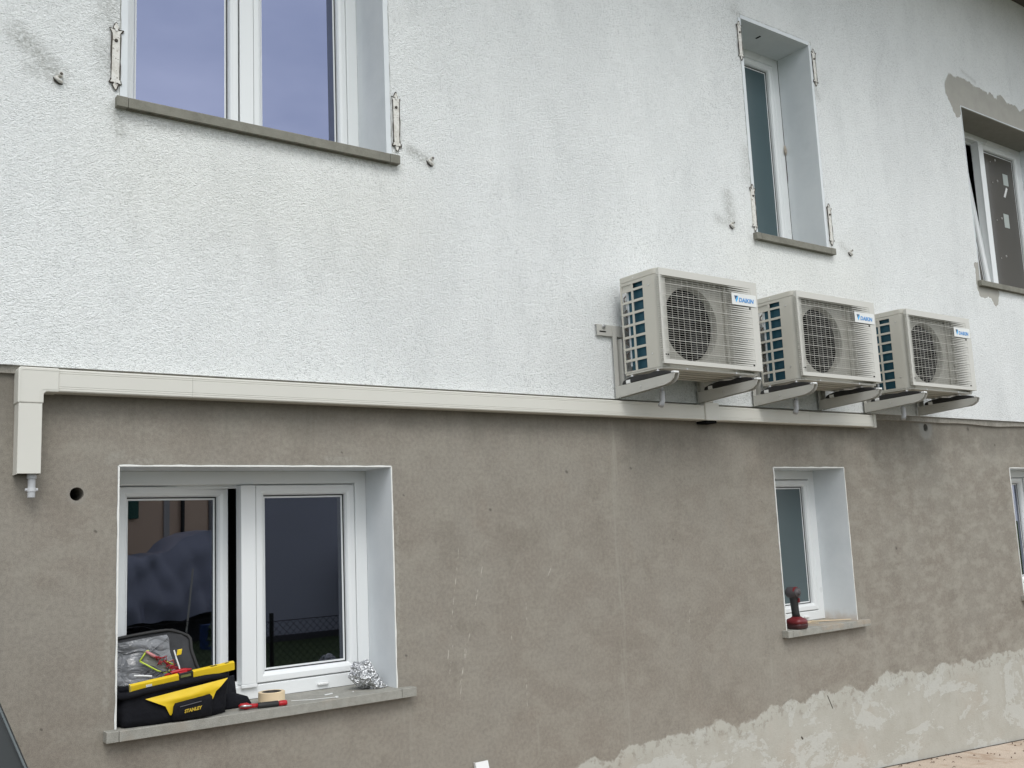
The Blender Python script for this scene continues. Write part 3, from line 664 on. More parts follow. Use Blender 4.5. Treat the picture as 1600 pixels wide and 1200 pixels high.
def make_unit(loc, label):
    t = empty('air_conditioner', loc, label, 'air conditioner', 'outdoor units on wall brackets')
    def B(m, name, mat, par=t, **k): return m.build(name, mat, par, local=True, **k)
    YF = -.275; BF = -.296   # inner front plate, body front
    # shell: rounded front-left corner, left side above/below grid handled by side_grid
    def shell(z0, z1, poly_t=.0022):
        path = [(.016, -.212)] + [(.016 + .050 * (1 - math.cos(t_)), BF + .050 - .050 * math.sin(t_)) for t_ in [i * math.pi / 2 / 8 for i in range(9)]] + [(.070, BF)]
        inn = [(x + (.002 if y > -.26 else .0014), y + (.0 if y > -.23 else .002)) for x, y in reversed(path)]
        return M().prism(path + inn, 'z', z0, z1)
    body = shell(.012, .538)
    body.box(.755, .785, BF, 0, .012, .538)                     # right flank
    body.box(.060, .785, YF, YF + .003, .012, .036).box(.060, .785, YF, YF + .003, .51, .538)
    body.box(.06, .786, YF + .0, .0, .5382, .5402)              # top inside
    body.box(.30, .7549, -.004, -.001, .03, .52)                # back panel right half
    B(body, 'casing', CASE, smooth=True)
    # top lid with rounded corners
    lid = [(.014, -.002), (.014, BF + .048)] + [(.014 + .05 * (1 - math.cos(q)), BF + .048 - .05 * math.sin(q)) for q in [i * math.pi / 2 / 8 for i in range(1, 9)]] + [(.787, BF - .002), (.787, -.002)]
    B(M().prism(lid, 'z', .5405, .556).prism([(x + (.0012 if x < .4 else -.0012), y) for x, y in lid], 'z', .520, .5403) if False else M().prism(lid, 'z', .522, .556), 'top_cover', CASE, bevel=.004, seg=3, smooth=True)
    # base pan with ribs
    bp = M().prism([(.018, -.002), (.018, -.25), (.030, -.278), (.060, -.294), (.783, -.294), (.783, -.002)], 'z', 0, .012)
    bpo = B(bp, 'base_pan', CASE, bevel=.002)
    rb = M()
    for yy in (-.05, -.10, -.17, -.22): rb.box(.12, .70, yy - .012, yy + .012, -.006, -.0002)
    B(rb, 'pan_rib', CASE, bpo, bevel=.003)
    for x in (.2, .6): B(M().lathe([(0, -.001), (.006, -.001), (.006, 0)], (x, -.2955, .006), 'y', 10), 'screw', STEEL, bpo)
    # left side grid, two columns
    us = [-.212, -.180, -.102, -.088, -.012, 0]; rows = [(.478, .506)] + [(.478 - .0128 - .0655 * k - .0517, .478 - .0128 - .0655 * k) for k in range(7)]
    vs = sorted([.012, .5218] + [q for r in rows for q in r])
    def solid(u, v):
        inr = [k for k, r in enumerate(rows) if r[0] < v < r[1]]
        inc = (-.180 < u < -.102) or (-.088 < u < -.012)
        return not (inr and inc)
    B(plate(us, vs, solid, lambda u, v, d: (.016 + d, u, v), .004), 'side_grid', CASE)
    B(M().box(.022, .034, -.087, -.010, .470, .51), 'grip_recess', CASE)
    # coil behind: side leg and rear leg
    B(M().box(.036, .058, -.205, -.045, .014, .519).box(.0585, .5, -.040, -.018, .014, .519).tube([(.047, -.045, .03), (.047, -.045, .51)], .011, 8), 'coil', COIL, smooth=True)
    B(M().box(.0365, .0385, -.0449, -.030, .05, .50), 'coil_plate', plain('coil_plate_metal', (.62, .66, .70), .35, .3))
    cud = plain('copper_dull', (.10, .075, .06), .5, .4)
    for z in (.09, .17, .25, .33, .41): B(M().tube([(.032, -.028, z), (.026, -.018, z + .01), (.026, -.018, z + .03), (.032, -.028, z + .04)], .0035, 6), 'copper_bend', cud, smooth=True)
    # sensor clip
    for z in (.46, .405): B(M().tube([(.0345, -.026, z), (.0345, -.026, z - .03)], .003, 6), 'sensor_clip', WPLAST)
    for yz in ((-.224, .47), (-.224, .09)):
        B(M().lathe([(0, -.003), (.004, -.003), (.0055, 0), (.0055, .002)], (.0162, yz[0], yz[1]), 'x', 10), 'screw', STEEL, smooth=True)
    B(M().lathe([(0, -.002), (.003, -.002), (.004, 0)], (.0135, -.11, .538), 'x', 8), 'screw', STEEL, smooth=True)
    # front plate with bell mouth
    cx, cz, rr = .292, .268, .212
    fp = circ_hole(M(), cx, cz, .2315, rr, YF + .012, 0, 48)
    prof = [(rr, 0), (rr - .004, .010), (rr - .006, .025), (rr - .006, .045)]
    fp.lathe(prof, (cx, YF + .012, cz), 'y', 48)
    B(M().lathe([(rr - .0062, .0452), (rr - .0062, .098)], (cx, YF + .012, cz), 'y', 48), 'fan_shroud', DARK, smooth=True)  # rear of the bell coloured near black for the shade inside
    fp.box(.0605, .0605 + .0001, YF, YF + .012, .036, .51).box(.5236, .56, YF + .012, YF + .0135, .0365, .4995)
    fp.box(.0605, .5236, YF + .012, YF + .0135, .4997, .51).box(.5601, .7549, YF, YF + .003, .0362, .5098).box(.5601, .562, YF + .0031, YF + .0140, .0362, .5098)
    B(fp, 'front_plate', FRONTP, smooth=True)
    B(M().box(.0605, .52, -.165, -.163, .02, .515), 'motor_mount_plate', DARK)  # coloured near black for the shade behind the fan
    # fan
    fan = M().lathe([(0, -.02), (.035, -.018), (.045, -.005), (.045, .03), (0, .03)], (cx, YF + .05, cz), 'y', 20)
    for k in range(3):
        a0 = k * 2 * math.pi / 3 + .4; pts = []
        for i in range(7):
            for j in range(4):
                an = a0 + i * .22 + (j / 3) * .35; r0 = .04 + (rr - .016 - .04) * j / 3; pts.append((cx + r0 * math.cos(an), YF + .035 + i * .007, cz + r0 * math.sin(an)))
        fan.add(pts, [(i * 4 + j, i * 4 + j + 1, (i + 1) * 4 + j + 1, (i + 1) * 4 + j) for i in range(6) for j in range(3)])
    B(fan, 'fan', FANM, smooth=True)
    # front grille panel
    GY0, GY1 = -.322, -.302
    fr = plate([.003, .0085, .742, W_], [.022, .046, .506, .546], lambda u, v: not (.0085 < u < .742 and .046 < v < .506), lambda u, v, d: (u, GY0 + d, v), .006)
    fr.box(.010, .014, GY0 + .0062, -.300, .024, .0455).box(.003, .014, GY0 + .0062, -.300, .507, .545).box(.0142, W_, GY0 + .0062, -.2985, .541, .5458).box(.0142, .07, -.3005, -.2985, .03, .54).box(W_ - .004, W_, GY0 + .0062, -.2985, .024, .5408).box(.0142, W_ - .0042, GY0 + .0062, -.2985, .022, .027)
    g = B(fr, 'grille', CASE_L, bevel=.0018)
    sl = M(); n = 37; p = (.506 - .046) / n
    for k in range(n):
        zc = .046 + (k + .5) * p; rib = k % 5 == 3
        h = p * .5; t1 = .0005 if not rib else .0013; yf = GY0 + (.001 if not rib else -.0012)
        if .396 < zc < .47: poly = [(.0087, zc - h * .96), (.0087, zc + h * .96), (.029, zc + t1), (.575, zc + t1), (.575, zc - t1), (.029, zc - t1)]
        else: poly = [(.0087, zc - h * .96), (.0087, zc + h * .96), (.029, zc + t1), (.54, zc + t1), (.56, zc + t1 + .0012), (.7419, zc + h * .93), (.7419, zc - h * .93), (.56, zc - t1 - .0005), (.54, zc - t1), (.029, zc - t1)]
        sl.prism(poly, 'y', yf, yf + .003 if not rib else yf + .006)
    B(sl, 'slats', CASE_L, g)
    wr = M()
    for k in range(13):
        x = .055 + k * .0435
        wr.box(x - .0006, x + .0006, GY0 + .0092, GY0 + .0112, .047, .505)
    B(wr, 'grille_bars', CASE_L, g)
    sr = M()      # ribbed left flank of the grille
    for k in range(37): zc = .046 + (k + .5) * p; sr.box(.003, .0135, GY0 + .0062, -.300, zc - .0035, zc + .0022)
    B(sr, 'flank_ribs', CASE_L, g)
    # nameplate and lettering
    npl = B(M().box(.575, .785, GY0 - .0035, GY0 - .0002, .398, .468), 'nameplate', plain('nameplate_white', (.68, .69, .67), .35), g, bevel=.0015)
    tx = text_mesh('DAIKIN', .035, .0009, .16, .0005, 1.08).xf(lambda v: Vector((.632 + v.x, GY0 - .0042 - v.z, .4175 + v.y)))
    B(tx, 'lettering', BLUE_D, g)
    B(M().prism([(.597, .452), (.6245, .452), (.603, .428)], 'y', GY0 - .0045, GY0 - .0036), 'emblem', BLUE_N, g)
    B(M().prism([(.6265, .452), (.6295, .452), (.6265, .436), (.611, .4125), (.6045, .427)], 'y', GY0 - .0045, GY0 - .0036), 'emblem', BLUE_L, g)
    sq = M().box(.722, .733, GY0 - .0016, GY0 + .001, .382, .391).box(.722, .733, GY0 - .0016, GY0 + .001, .050, .059).box(.03, .038, GY0 + .013, GY0 + .015, .070, .078).box(.046, .054, GY0 + .013, GY0 + .015, .070, .078)
    B(sq, 'screw_hole', DARK, g)
    # condensate spout
    B(M().tube([(.172, -.12, .0), (.172, -.12, -.095)], .009, 10).tube([(.172, -.12, -.0955), (.172, -.12, -.130), (.168, -.125, -.150), (.148, -.130, -.178)], [.0165, .0165, .015, .016], 12), 'drain_spout', GREYP, smooth='all')
    # rear wiring & valve cover hint
    B(M().box(.7865, .80, -.22, -.05, .06, .30), 'valve_cover', CASE, bevel=.01)
    return t
U0 = Vector((3.781, -.112, 2.612)); UX = [3.781, 4.946, 6.114]
unit = make_unit(U0, 'nearest and leftmost of the three cream outdoor air conditioner units on the wall')
u2 = copy_tree(unit); u2.location = (UX[1], U0.y, 2.612); u2['label'] = 'middle cream outdoor air conditioner unit, between two others'
u3 = copy_tree(unit); u3.location = (UX[2], U0.y, 2.612); u3['label'] = 'rightmost cream outdoor air conditioner unit, farthest from the big windows'

def make_bracket(loc, label):
    t = empty('wall_bracket', loc, label, 'wall bracket', 'brackets under the outdoor units')
    def B(m, name, mat, par=t, **k): return m.build(name, mat, par, local=True, **k)
    # local: x from unit's left, y from wall plane 0, z 0 = unit base
    r = M().box(-.118, .80, -.048, -.0455, .235, .298).box(-.118, .80, -.0453, -.032, .295, .298).box(-.118, .80, -.0453, -.032, .235, .238)
    ro = B(r, 'rail', BRKT, bevel=.001)
    B(M().prism([(-.100, .258), (-.098, .2545), (-.052, .2545), (-.050, .258), (-.052, .2615), (-.098, .2615)], 'y', -.0490, -.0484), 'slot', DARK, ro)
    B(M().lathe([(0, -.012), (.007, -.012), (.009, -.004), (.012, -.003), (.012, 0)], (-.068, -.050, .287), 'y', 12), 'bolt', STEEL, ro, smooth=True)
    for ax in (-.006, .652):
        up = M().box(ax, ax + .030, -.0525, -.0495, -.118, .285).box(ax + .0272, ax + .030, -.0493, -.0325, -.118, .285)
        up.box(ax + .045, ax + .048, -.075, -.0325, -.05, .22)
        B(up, 'upright', BRKT, bevel=.001)
        B(M().lathe([(0, -.006), (.004, -.006), (.006, 0)], (ax + .012, -.0527, -.075), 'y', 10), 'bolt', STEEL, smooth=True)
        poly = [(-.053, -.118), (-.053, -.052), (-.475, -.040), (-.505, -.040), (-.507, -.048), (-.497, -.070), (-.475, -.086), (-.445, -.094)]
        a1 = M().prism(poly, 'x', ax + .004, ax + .0065)
        a1.prism(poly, 'x', ax + .036, ax + .0385)
        a1.prism([(-.053, -.0515), (-.505, -.0398), (-.505, -.0420), (-.053, -.0537)], 'x', ax + .0066, ax + .0359)
        a1.prism([(-.445, -.0905), (-.475, -.083), (-.495, -.068), (-.503, -.050), (-.500, -.050), (-.492, -.066), (-.473, -.080), (-.445, -.0875)], 'x', ax + .0066, ax + .0359) if False else None
        # rolled lip on the near flange
        a1.tube([(ax + .004, -.43, -.0935), (ax + .002, -.475, -.083), (ax + .002, -.497, -.068), (ax + .003, -.506, -.045)], .0022, 6)
        arm = B(a1, 'arm', BRKT, bevel=.0008)
        B(M().lathe([(0, -.004), (.004, -.004), (.005, 0)], (ax + .004, -.25, -.078), 'x', 10), 'bolt', STEEL, arm, smooth=True)
        B(M().box(ax + .0, ax + .038, -.507, -.485, -.0395, -.030).box(ax + .002, ax + .036, -.170, -.135, -.048, -.028), 'end_cap', WPLAST, arm, bevel=.002)
        rub = M()
        rub.prism([(-.478, -.0395), (-.470, -.026), (-.43, -.016), (-.36, -.010), (-.31, -.016), (-.27, -.014), (-.22, -.010), (-.15, -.018), (-.11, -.030), (-.10, -.0485)], 'x', ax + .003, ax + .040)
        B(rub, 'rubber_foot', BLACKR, arm, bevel=.004)
        for yy in (-.40, -.20): B(M().lathe([(0, -.026), (.006, -.026), (.006, 0), (.013, 0), (.013, .003), (.006, .003), (.006, .009), (0, .009)], (ax + .02, yy + .03, -.012), 'z', 12), 'bolt', STEEL, arm, smooth=True)
    return t
br = make_bracket((3.781, 0, 2.612), 'painted steel wall bracket carrying the leftmost air conditioner, rail end showing')
b2 = copy_tree(br); b2.location = (UX[1] + .0, 0, 2.612); b2['label'] = 'painted steel wall bracket under the middle air conditioner'
b3 = copy_tree(br); b3.location = (UX[2] + .0, 0, 2.612); b3['label'] = 'painted steel wall bracket under the rightmost air conditioner'

# ------------------------------------------------------------------ tool bag on the big lower sill
FAB = plain('bag_fabric', (.0070, .0075, .0105), .85, spec=.2, var=.4, scale=60, bump=.012, bscale=28)
YEL = plain('yellow_fabric', (.72, .50, .012), .5, var=.08, scale=20, bump=.002, bscale=40)
YPL = plain('yellow_paint', (.78, .55, .02), .32, var=.06, scale=30)
def mat_film():
    a = N('clear_pocket_film'); a.col((.17, .175, .185)); a.rough(.12); a.b.inputs['Coat Weight'].default_value = .6
    P = a.obj(); wv = a.noise(a.scale(P, (1, 1, 1.8)), 9, 3, .5, 1.5); a.bump(wv, 1.0, .028); return a.m
FILMP = mat_film()
bag = empty('tool_bag', (1.34, .05, 1.10), 'open black tool bag with yellow front flap, standing on the lower window sill', 'tool bag')
def soft(secs, name, mat, par, e=4, wob=.06, seed=0): return M().loft(secs, 36, e, wob, seed).build(name, mat, par, smooth='all')
bx, by = 1.345, .050
bd = M().loft([(bx, by, 1.1005, .20, .070), (bx, by, 1.104, .212, .080), (bx - .003, by, 1.13, .214, .083), (bx - .003, by, 1.17, .212, .081), (bx, by, 1.21, .212, .078, .06), (bx + .002, by, 1.238, .213, .078, .09), (bx + .002, by, 1.246, .205, .072, .10), (bx + .002, by, 1.22, .195, .064, .10)], 44, 3.6, .13, 3)
bd.build('bag_body', FAB, bag, smooth='all')
# thick padded rim (zip edge)
rim = []
for k in range(33):
    t_ = 2 * math.pi * k / 32; c_, s_ = math.cos(t_), math.sin(t_)
    x = .213 * math.copysign(abs(c_) ** .4, c_); y = .080 * math.copysign(abs(s_) ** .4, s_)
    rim.append((bx + x, by + y - .004, 1.242 + .09 * x + .004 * math.sin(3 * t_)))
M().tube(rim, .013, 8, False).build('rim_piping', FAB, bag, smooth='all')
# yellow flap: drops over the front, tapering in
def sheet(name, P4, mat, par, nu=24, nv=8, th=.003, fn=None):
    """P4: callable (u,v)->Vector ; thin double sided sheet"""
    m = M(); vs = []
    for s_ in (0, 1):
        for j in range(nv + 1):
            for i in range(nu + 1):
                p = P4(i / nu, j / nv); vs.append((p[0], p[1] + s_ * th, p[2]))
    fs = []; o2 = (nu + 1) * (nv + 1)
    for j in range(nv):
        for i in range(nu):
            a = j * (nu + 1) + i; fs += [(a, a + 1, a + nu + 2, a + nu + 1), (o2 + a, o2 + a + nu + 1, o2 + a + nu + 2, o2 + a + 1)]
    bo = [i for i in range(nu + 1)] + [j * (nu + 1) + nu for j in range(1, nv + 1)] + [nv * (nu + 1) + i for i in range(nu - 1, -1, -1)] + [j * (nu + 1) for j in range(nv - 1, 0, -1)]
    for k in range(len(bo)): a, b = bo[k], bo[(k + 1) % len(bo)]; fs.append((a, b, b + o2, a + o2))
    return m.add(vs, fs).build(name, mat, par, smooth=True)
def flapP(u, v):
    # top edge from (1.222,1.203) to (1.545,1.243); bottom edge from (1.312,1.150) to (1.482,1.186)
    xt, zt = 1.218 + .330 * u, 1.203 + .042 * u
    xb, zb = 1.312 + .172 * u, 1.158 + .030 * u
    x = xt + (xb - xt) * v; z = zt + (zb - zt) * v
    # little ears at both lower corners
    if v > .8: z -= (v - .8) * 5 * (.030 * math.exp(-((u - .02) / .07) ** 2) + .020 * math.exp(-((u - .98) / .05) ** 2))
    return (x, -.037 - .008 * math.sin(v * 2.6) - .004 * mn.noise(Vector((u * 5, v * 3, 1))), z)
sheet('yellow_flap', flapP, YEL, bag, 30, 10)
pk = M().loft([(1.398, -.038, 1.106, .074, .010), (1.398, -.040, 1.112, .079, .014), (1.399, -.044, 1.14, .079, .016, .10), (1.400, -.045, 1.172, .077, .015, .13), (1.400, -.042, 1.183, .070, .010, .13)], 32, 6, .03, 8)
pko = pk.build('front_pocket', FAB, bag, smooth='all')
M().tube([(1.345, -.0615, 1.160), (1.40, -.0625, 1.167), (1.43, -.062, 1.171)], .0018, 6).build('pocket_seam', plain('seam_grey', (.08, .08, .09), .6), pko)
tx = text_mesh('STANLEY', .0172, .0007, .15, .0004, 1.0).xf(lambda v: Vector((1.362 + v.x * .96, -.0625 - v.z, 1.1345 + v.y + v.x * .10)))
tx.build('lettering', plain('lettering_gold', (.52, .36, .03), .5), pko)
# upright lid at the back, with clear pocket
LY = .150
def lidP(u, v):
    # u 0..1 left-right, v 0 bottom..1 top ; right side flares out at the bottom
    zt = 1.418 + .022 * math.sin(min(1, u * 1.15) * 1.7)
    r = 1.468 + (.055 * max(0, .55 - v) ** 1.0 + .06 * max(0, .22 - v)) 
    cut = max(0, v - .82) / .18
    r -= .035 * cut ** 2
    x = 1.124 + (r - 1.124) * u; z = 1.24 + (zt - 1.24) * v
    if u > .85: z -= (u - .85) / .15 * .018 * (v > .6) * (v - .6) / .4
    return (x, LY + .045 * v - .012 * math.sin(u * 3) * v + .006 * mn.noise(Vector((u * 4, v * 4, 2))), z)
lid = sheet('lid', lidP, plain('lid_fabric', (.032, .033, .036), .75, var=.2, scale=60, bump=.001, bscale=600), bag, 30, 16, .008)
edge = [lidP(0, t_ / 10) for t_ in range(0, 11)] + [lidP(t_ / 14, 1) for t_ in range(1, 15)] + [lidP(1, 1 - t_ / 12) for t_ in range(1, 13)]
M().tube([(p[0], p[1] - .002, p[2]) for p in edge], .0075, 8).build('lid_piping', BLACKR, lid, smooth='all')
def pocketP(u, v):
    p = lidP(u * .72 + .0 * v, .02 + v * .90); q = mn.noise(Vector((u * 3.2, v * 2.6, 7)))
    sag = .030 * math.sin(math.pi * min(1, u * 1.0)) * (1 - v * .5)
    return (p[0] + .010 * (1 - v) * u, p[1] - .012 - sag * .8 - .016 * q * (1 - v * .3), p[2])
sheet('clear_pocket', pocketP, FILMP, lid, 40, 26, .001)
sheet('pocket_fold', lambda u, v: (1.262 + .108 * u - .02 * v * (1 - u), .135 + .035 * u - .012 * math.sin(v * 3), 1.352 + .062 * u - .020 * v * (1 - u)), plain('film_sheen', (.20, .205, .215), .2), lid, 10, 3, .001)
M().prism([(1.392, 1.338), (1.412, 1.341), (1.416, 1.364), (1.396, 1.362)], 'y', .128, .133).build('lid_tag', YPL, lid, bevel=.002)
# end strap
sheet('strap', lambda u, v: (1.565 + .10 * u, .10 + .10 * u - .03 * v, 1.225 - .012 * math.sin(u * 3) - .085 * v + .03 * (1 - u) * (1 - v)), FAB, bag, 12, 8, .006)
M().loft([(1.62, .11, 1.1005, .065, .035), (1.62, .11, 1.11, .072, .04), (1.625, .115, 1.14, .06, .035), (1.60, .115, 1.16, .035, .02)], 24, 3, .25, 5).build('strap', FAB, bag, smooth='all')
# the level resting across the bag
lv = empty('spirit_level', (1.375, -.028, 1.25), 'long yellow spirit level lying across the tool bag', 'spirit level')
a_, b_ = Vector((1.166, -.020, 1.258)), Vector((1.574, -.036, 1.304)); d_ = (b_ - a_); L = d_.length; d_.normalize(); up_ = Vector((-.05, -.30, 1)); up_ = (up_ - d_ * up_.dot(d_)).normalized(); fw_ = d_.cross(up_)
def LV(x, y, z): return a_ + d_ * x + fw_ * y + up_ * z       # y<0 toward the viewer
def lvbox(m, x0, x1, y0, y1, z0, z1):
    k = M().box(x0, x1, y0, y1, z0, z1).xf(lambda v: LV(v.x, v.y, v.z)); m.add(k.v, k.f); return m
sgn = 1 if fw_.y > 0 else -1
m = M(); vx = .212
for (q0, q1) in ((0, vx - .028), (vx + .028, L)):
    lvbox(m, q0, q1, -.010, .010, -.029, .004)
lvbox(m, vx - .0279, vx + .0279, -.010, .010, -.029, -.0225)
m.build('level_body', YPL, lv, bevel=.0015)
lvbox(M(), vx - .0278, vx + .0278, -.0085, .0085, -.0220, -.013).build('vial_holder', BLACKR, lv)
lvbox(lvbox(lvbox(M(), vx - .0278, vx - .0228, -.0115, .0115, -.0218, .0055), vx + .0228, vx + .0278, -.0115, .0115, -.0218, .0055), vx - .0227, vx + .0227, .0, .0115, .0025, .0055).build('vial_holder', BLACKR, lv)
lvbox(M(), vx - .0225, vx + .0225, -.0092, .0080, -.0128, .0010).build('vial', plain('vial_green', (.26, .29, .10), .15, coat=.5), lv, bevel=.003)
m = M()
for x, rx in ((L - .085, .016), (L - .030, .010)):
    m.add([LV(x + rx * math.cos(k * math.pi / 8), .0045 * math.sin(k * math.pi / 8), .0044) for k in range(16)] , [list(range(16))])
    m.add([LV(x + rx * math.cos(k * math.pi / 8), -.0106 * 1, -.008 + .0045 * math.sin(k * math.pi / 8)) for k in range(0)], [])
m.build('grip_slot', BLACKR, lv)
lvbox(M(), -.0035, -.0003, -.0105, .0105, -.0295, .0045).build('end_cap', plain('cap_yellow', (.70, .55, .10), .5), lv)
lvbox(M(), .055, .078, -.0112, -.0102, -.0185, -.006).build('label_sticker', WPLAST, lv) if sgn > 0 else lvbox(M(), .055, .078, .0102, .0112, -.0185, -.006).build('label_sticker', WPLAST, lv)
# things sticking out of the bag
pkx = empty('clear_package', (1.31, .10, 1.28), 'small clear blister pack with lime green rim sticking out of the tool bag', 'package')
m = M().tube([(1.232, .092, 1.336), (1.262, .098, 1.374), (1.27, .1, 1.372)], .0035, 6).tube([(1.232, .092, 1.336), (1.300, .088, 1.292), (1.33, .088, 1.280)], .0035, 6).tube([(1.335, .1, 1.325), (1.368, .098, 1.308), (1.352, .092, 1.284), (1.335, .09, 1.280)], .0035, 6)
m.build('green_rim', plain('lime_plastic', (.50, .62, .06), .35), pkx, smooth='all')
sheet('clear_shell', lambda u, v: (1.236 + .112 * u + .014 * v, .099 + .004 * mn.noise(Vector((u * 6, v * 6, 0))), 1.334 - .050 * u + .038 * v - .004 * u * v), plain('blister_film', (.20, .20, .18), .12), pkx, 14, 8, .001)
m = M(); random.seed(11)
for i in range(16):
    x, z = 1.285 + .012 * i * .45, 1.352 - .004 * i; m.tube([(x, .088, z), (x + random.uniform(-.02, .03), .084, z + random.uniform(-.018, .012)), (x + random.uniform(0, .045), .088, z - random.uniform(.0, .03))], .0023, 5)
m.build('red_wires', plain('red_wire', (.30, .012, .02), .4), pkx, smooth='all')
M().tube([(1.256, .09, 1.372), (1.285, .088, 1.352), (1.305, .09, 1.338)], [.005, .007, .004], 8).build('pink_wrap', plain('pink_plastic', (.52, .22, .22), .4), pkx, smooth='all')
ct = M().tube([(1.368, .088, 1.366), (1.375, .082, 1.335), (1.385, .075, 1.30), (1.392, .07, 1.262)], .0032, 6).build('cable_tie', WPLAST); tag(ct, 'white cable tie standing upright in the tool bag', 'cable tie')
ct2 = M().tube([(1.195, .04, 1.288), (1.23, .035, 1.284), (1.262, .03, 1.279)], .004, 6).build('cable_tie', WPLAST); tag(ct2, 'white cable tie lying behind the left end of the spirit level', 'cable tie')
rp = empty('pliers', (1.37, .07, 1.28), 'red handled pliers mostly hidden inside the tool bag behind the spirit level', 'pliers')
RED = plain('red_plastic', (.40, .010, .016), .35, var=.1, scale=40)
M().tube([(1.325, .07, 1.268), (1.36, .065, 1.281), (1.40, .06, 1.285), (1.43, .06, 1.283)], [.006, .008, .008, .006], 8).build('handle', RED, rp, smooth='all')
M().tube([(1.335, .06, 1.258), (1.37, .055, 1.271), (1.41, .05, 1.279)], [.006, .007, .006], 8).build('handle', RED, rp, smooth='all')
M().tube([(1.29, .07, 1.272), (1.31, .068, 1.287), (1.335, .066, 1.288), (1.35, .06, 1.275)], .003, 6).build('spring', BLACKR, rp)

# red cutting pliers lying on the sill
pl = empty('cable_stripper', (1.71, .0, 1.102), 'red and black wire stripping pliers lying on the sill in front of the tape', 'pliers')
A = Vector((1.612, .010, 1.112)); Bv = Vector((1.808, -.030, 1.112))
def along(t, dz=0, dy=0): p = A.lerp(Bv, t); return (p.x, p.y + dy, p.z + dz)
M().loft([(0, 0, 0, .001, .001)], 4) if False else None
M().tube([along(0, .004), along(.04, .006), along(.16, .004), along(.22, .002), along(.40, .002)], [.006, .011, .014, .010, .009], 10).build('jaw_head', RED, pl, smooth='all')
M().tube([along(.0, .006, -.010), along(.10, .007, -.015), along(.24, .005, -.012)], [.003, .005, .003], 8).tube([along(.02, -.002, .01), along(.2, -.004, .012)], .006, 8).build('jaw', STEEL, pl, smooth='all')
M().tube([along(.38), along(.40), along(.80), along(.82)], [.009, .0125, .0125, .010], 12).build('grip', BLACKR, pl, smooth=True)
M().tube([along(.82), along(.86), along(.98), along(1.0)], [.010, .0115, .0115, .008], 12).build('handle_end', RED, pl, smooth='all')
M().tube([along(.30, -.004, .035), along(.6, -.006, .020), along(.95, -.003, .006)], [.005, .005, .005], 8).build('handle', RED, pl, smooth='all')

# masking tape roll
tp = empty('masking_tape_roll', (1.79, .095, 1.101), 'cream roll of masking tape standing flat on the lower sill', 'tape roll')
cx, cy, zb = 1.790, .090, 1.1012
M().lathe([(.042, 0), (.0555, 0), (.0565, .001), (.0565, .046), (.0555, .047), (.042, .047), (.042, 0)], (cx, cy, zb), 'z', 48).build('tape', plain('tape_paper', (.72, .58, .38), .7, var=.03), tp, smooth=True)
M().lathe([(.0395, .0005), (.0418, .0005), (.0418, .0468), (.0395, .0468), (.0395, .0005)], (cx, cy, zb), 'z', 48).build('core', plain('core_printed', (.06, .055, .05), .6, var=.9, scale=70), tp, smooth=True)

# crumpled foil
m = M(); nu, nv = 64, 34; fx, fy, fz = 2.248, .100, 1.158
for j in range(nv + 1):
    ph = math.pi * j / nv
    for i in range(nu):
        th = 2 * math.pi * i / nu; d = Vector((math.sin(ph) * math.cos(th), math.sin(ph) * math.sin(th), math.cos(ph)))
        r0 = 1 + .34 * mn.noise(d * 1.6 + Vector((4, 1, 0))) + .26 * abs(mn.noise(d * 4.2)) + .20 * (mn.voronoi(d * 3.6)[0][0]) - .12 * mn.voronoi(d * 7)[0][0]
        p = Vector((d.x * .066, d.y * .052, d.z * .058)) * r0
        # slump toward lower right
        p.x += max(0, -p.z) * .45; z = fz + p.z - max(0, p.x - .01) * .75
        m.v.append((fx + p.x + (.030 if (d.z < -.1 and d.x > .3) else 0), fy + p.y, max(1.1015 + .004 * abs(mn.noise(d * 9)), z)))
for j in range(nv):
    for i in range(nu): m.f.append([j * nu + i, j * nu + (i + 1) % nu, (j + 1) * nu + (i + 1) % nu, (j + 1) * nu + i])
def mat_foil():
    a = N('aluminium_foil'); a.col((.66, .67, .68)); a.metal(1); a.rough(.34); P = a.obj(); v = a.voro(P, 70); v2 = a.voro(P, 160)
    a.bump(a.math('ADD', v, a.math('MULTIPLY', v2, .4)), 1, .012); return a.m
tag(m.build('foil_ball', mat_foil()), 'crumpled silver foil ball in the right corner of the lower sill', 'foil')
tag(M().tube([(1.86, .045, 1.1045), (1.94, -.005, 1.1045), (2.04, -.028, 1.1045)], .0012, 5).build('cable_tie', WPLAST), 'thin white cable tie lying loose on the sill right of the tape', 'cable tie')
o = bpy.data.objects[-1] if False else None
tag(M().box(2.033, 2.045, -.034, -.024, 1.102, 1.108).build('tie_head', WPLAST), 'small white plastic bead at the tip of the loose cable tie', 'plastic scrap')
tag(M().prism([(2.03, .066), (2.075, .080), (2.073, .088), (2.03, .074)], 'z', 1.1022, 1.106).build('plastic_offcut', WPLAST), 'small white plastic offcut on the sill between tape and foil', 'plastic scrap')
tag(M().prism([(2.162, .052), (2.168, .054), (2.166, .060), (2.160, .058)], 'z', 1.1022, 1.105).build('plastic_crumb', WPLAST), 'tiny white crumb on the sill in front of the foil ball', 'plastic scrap')

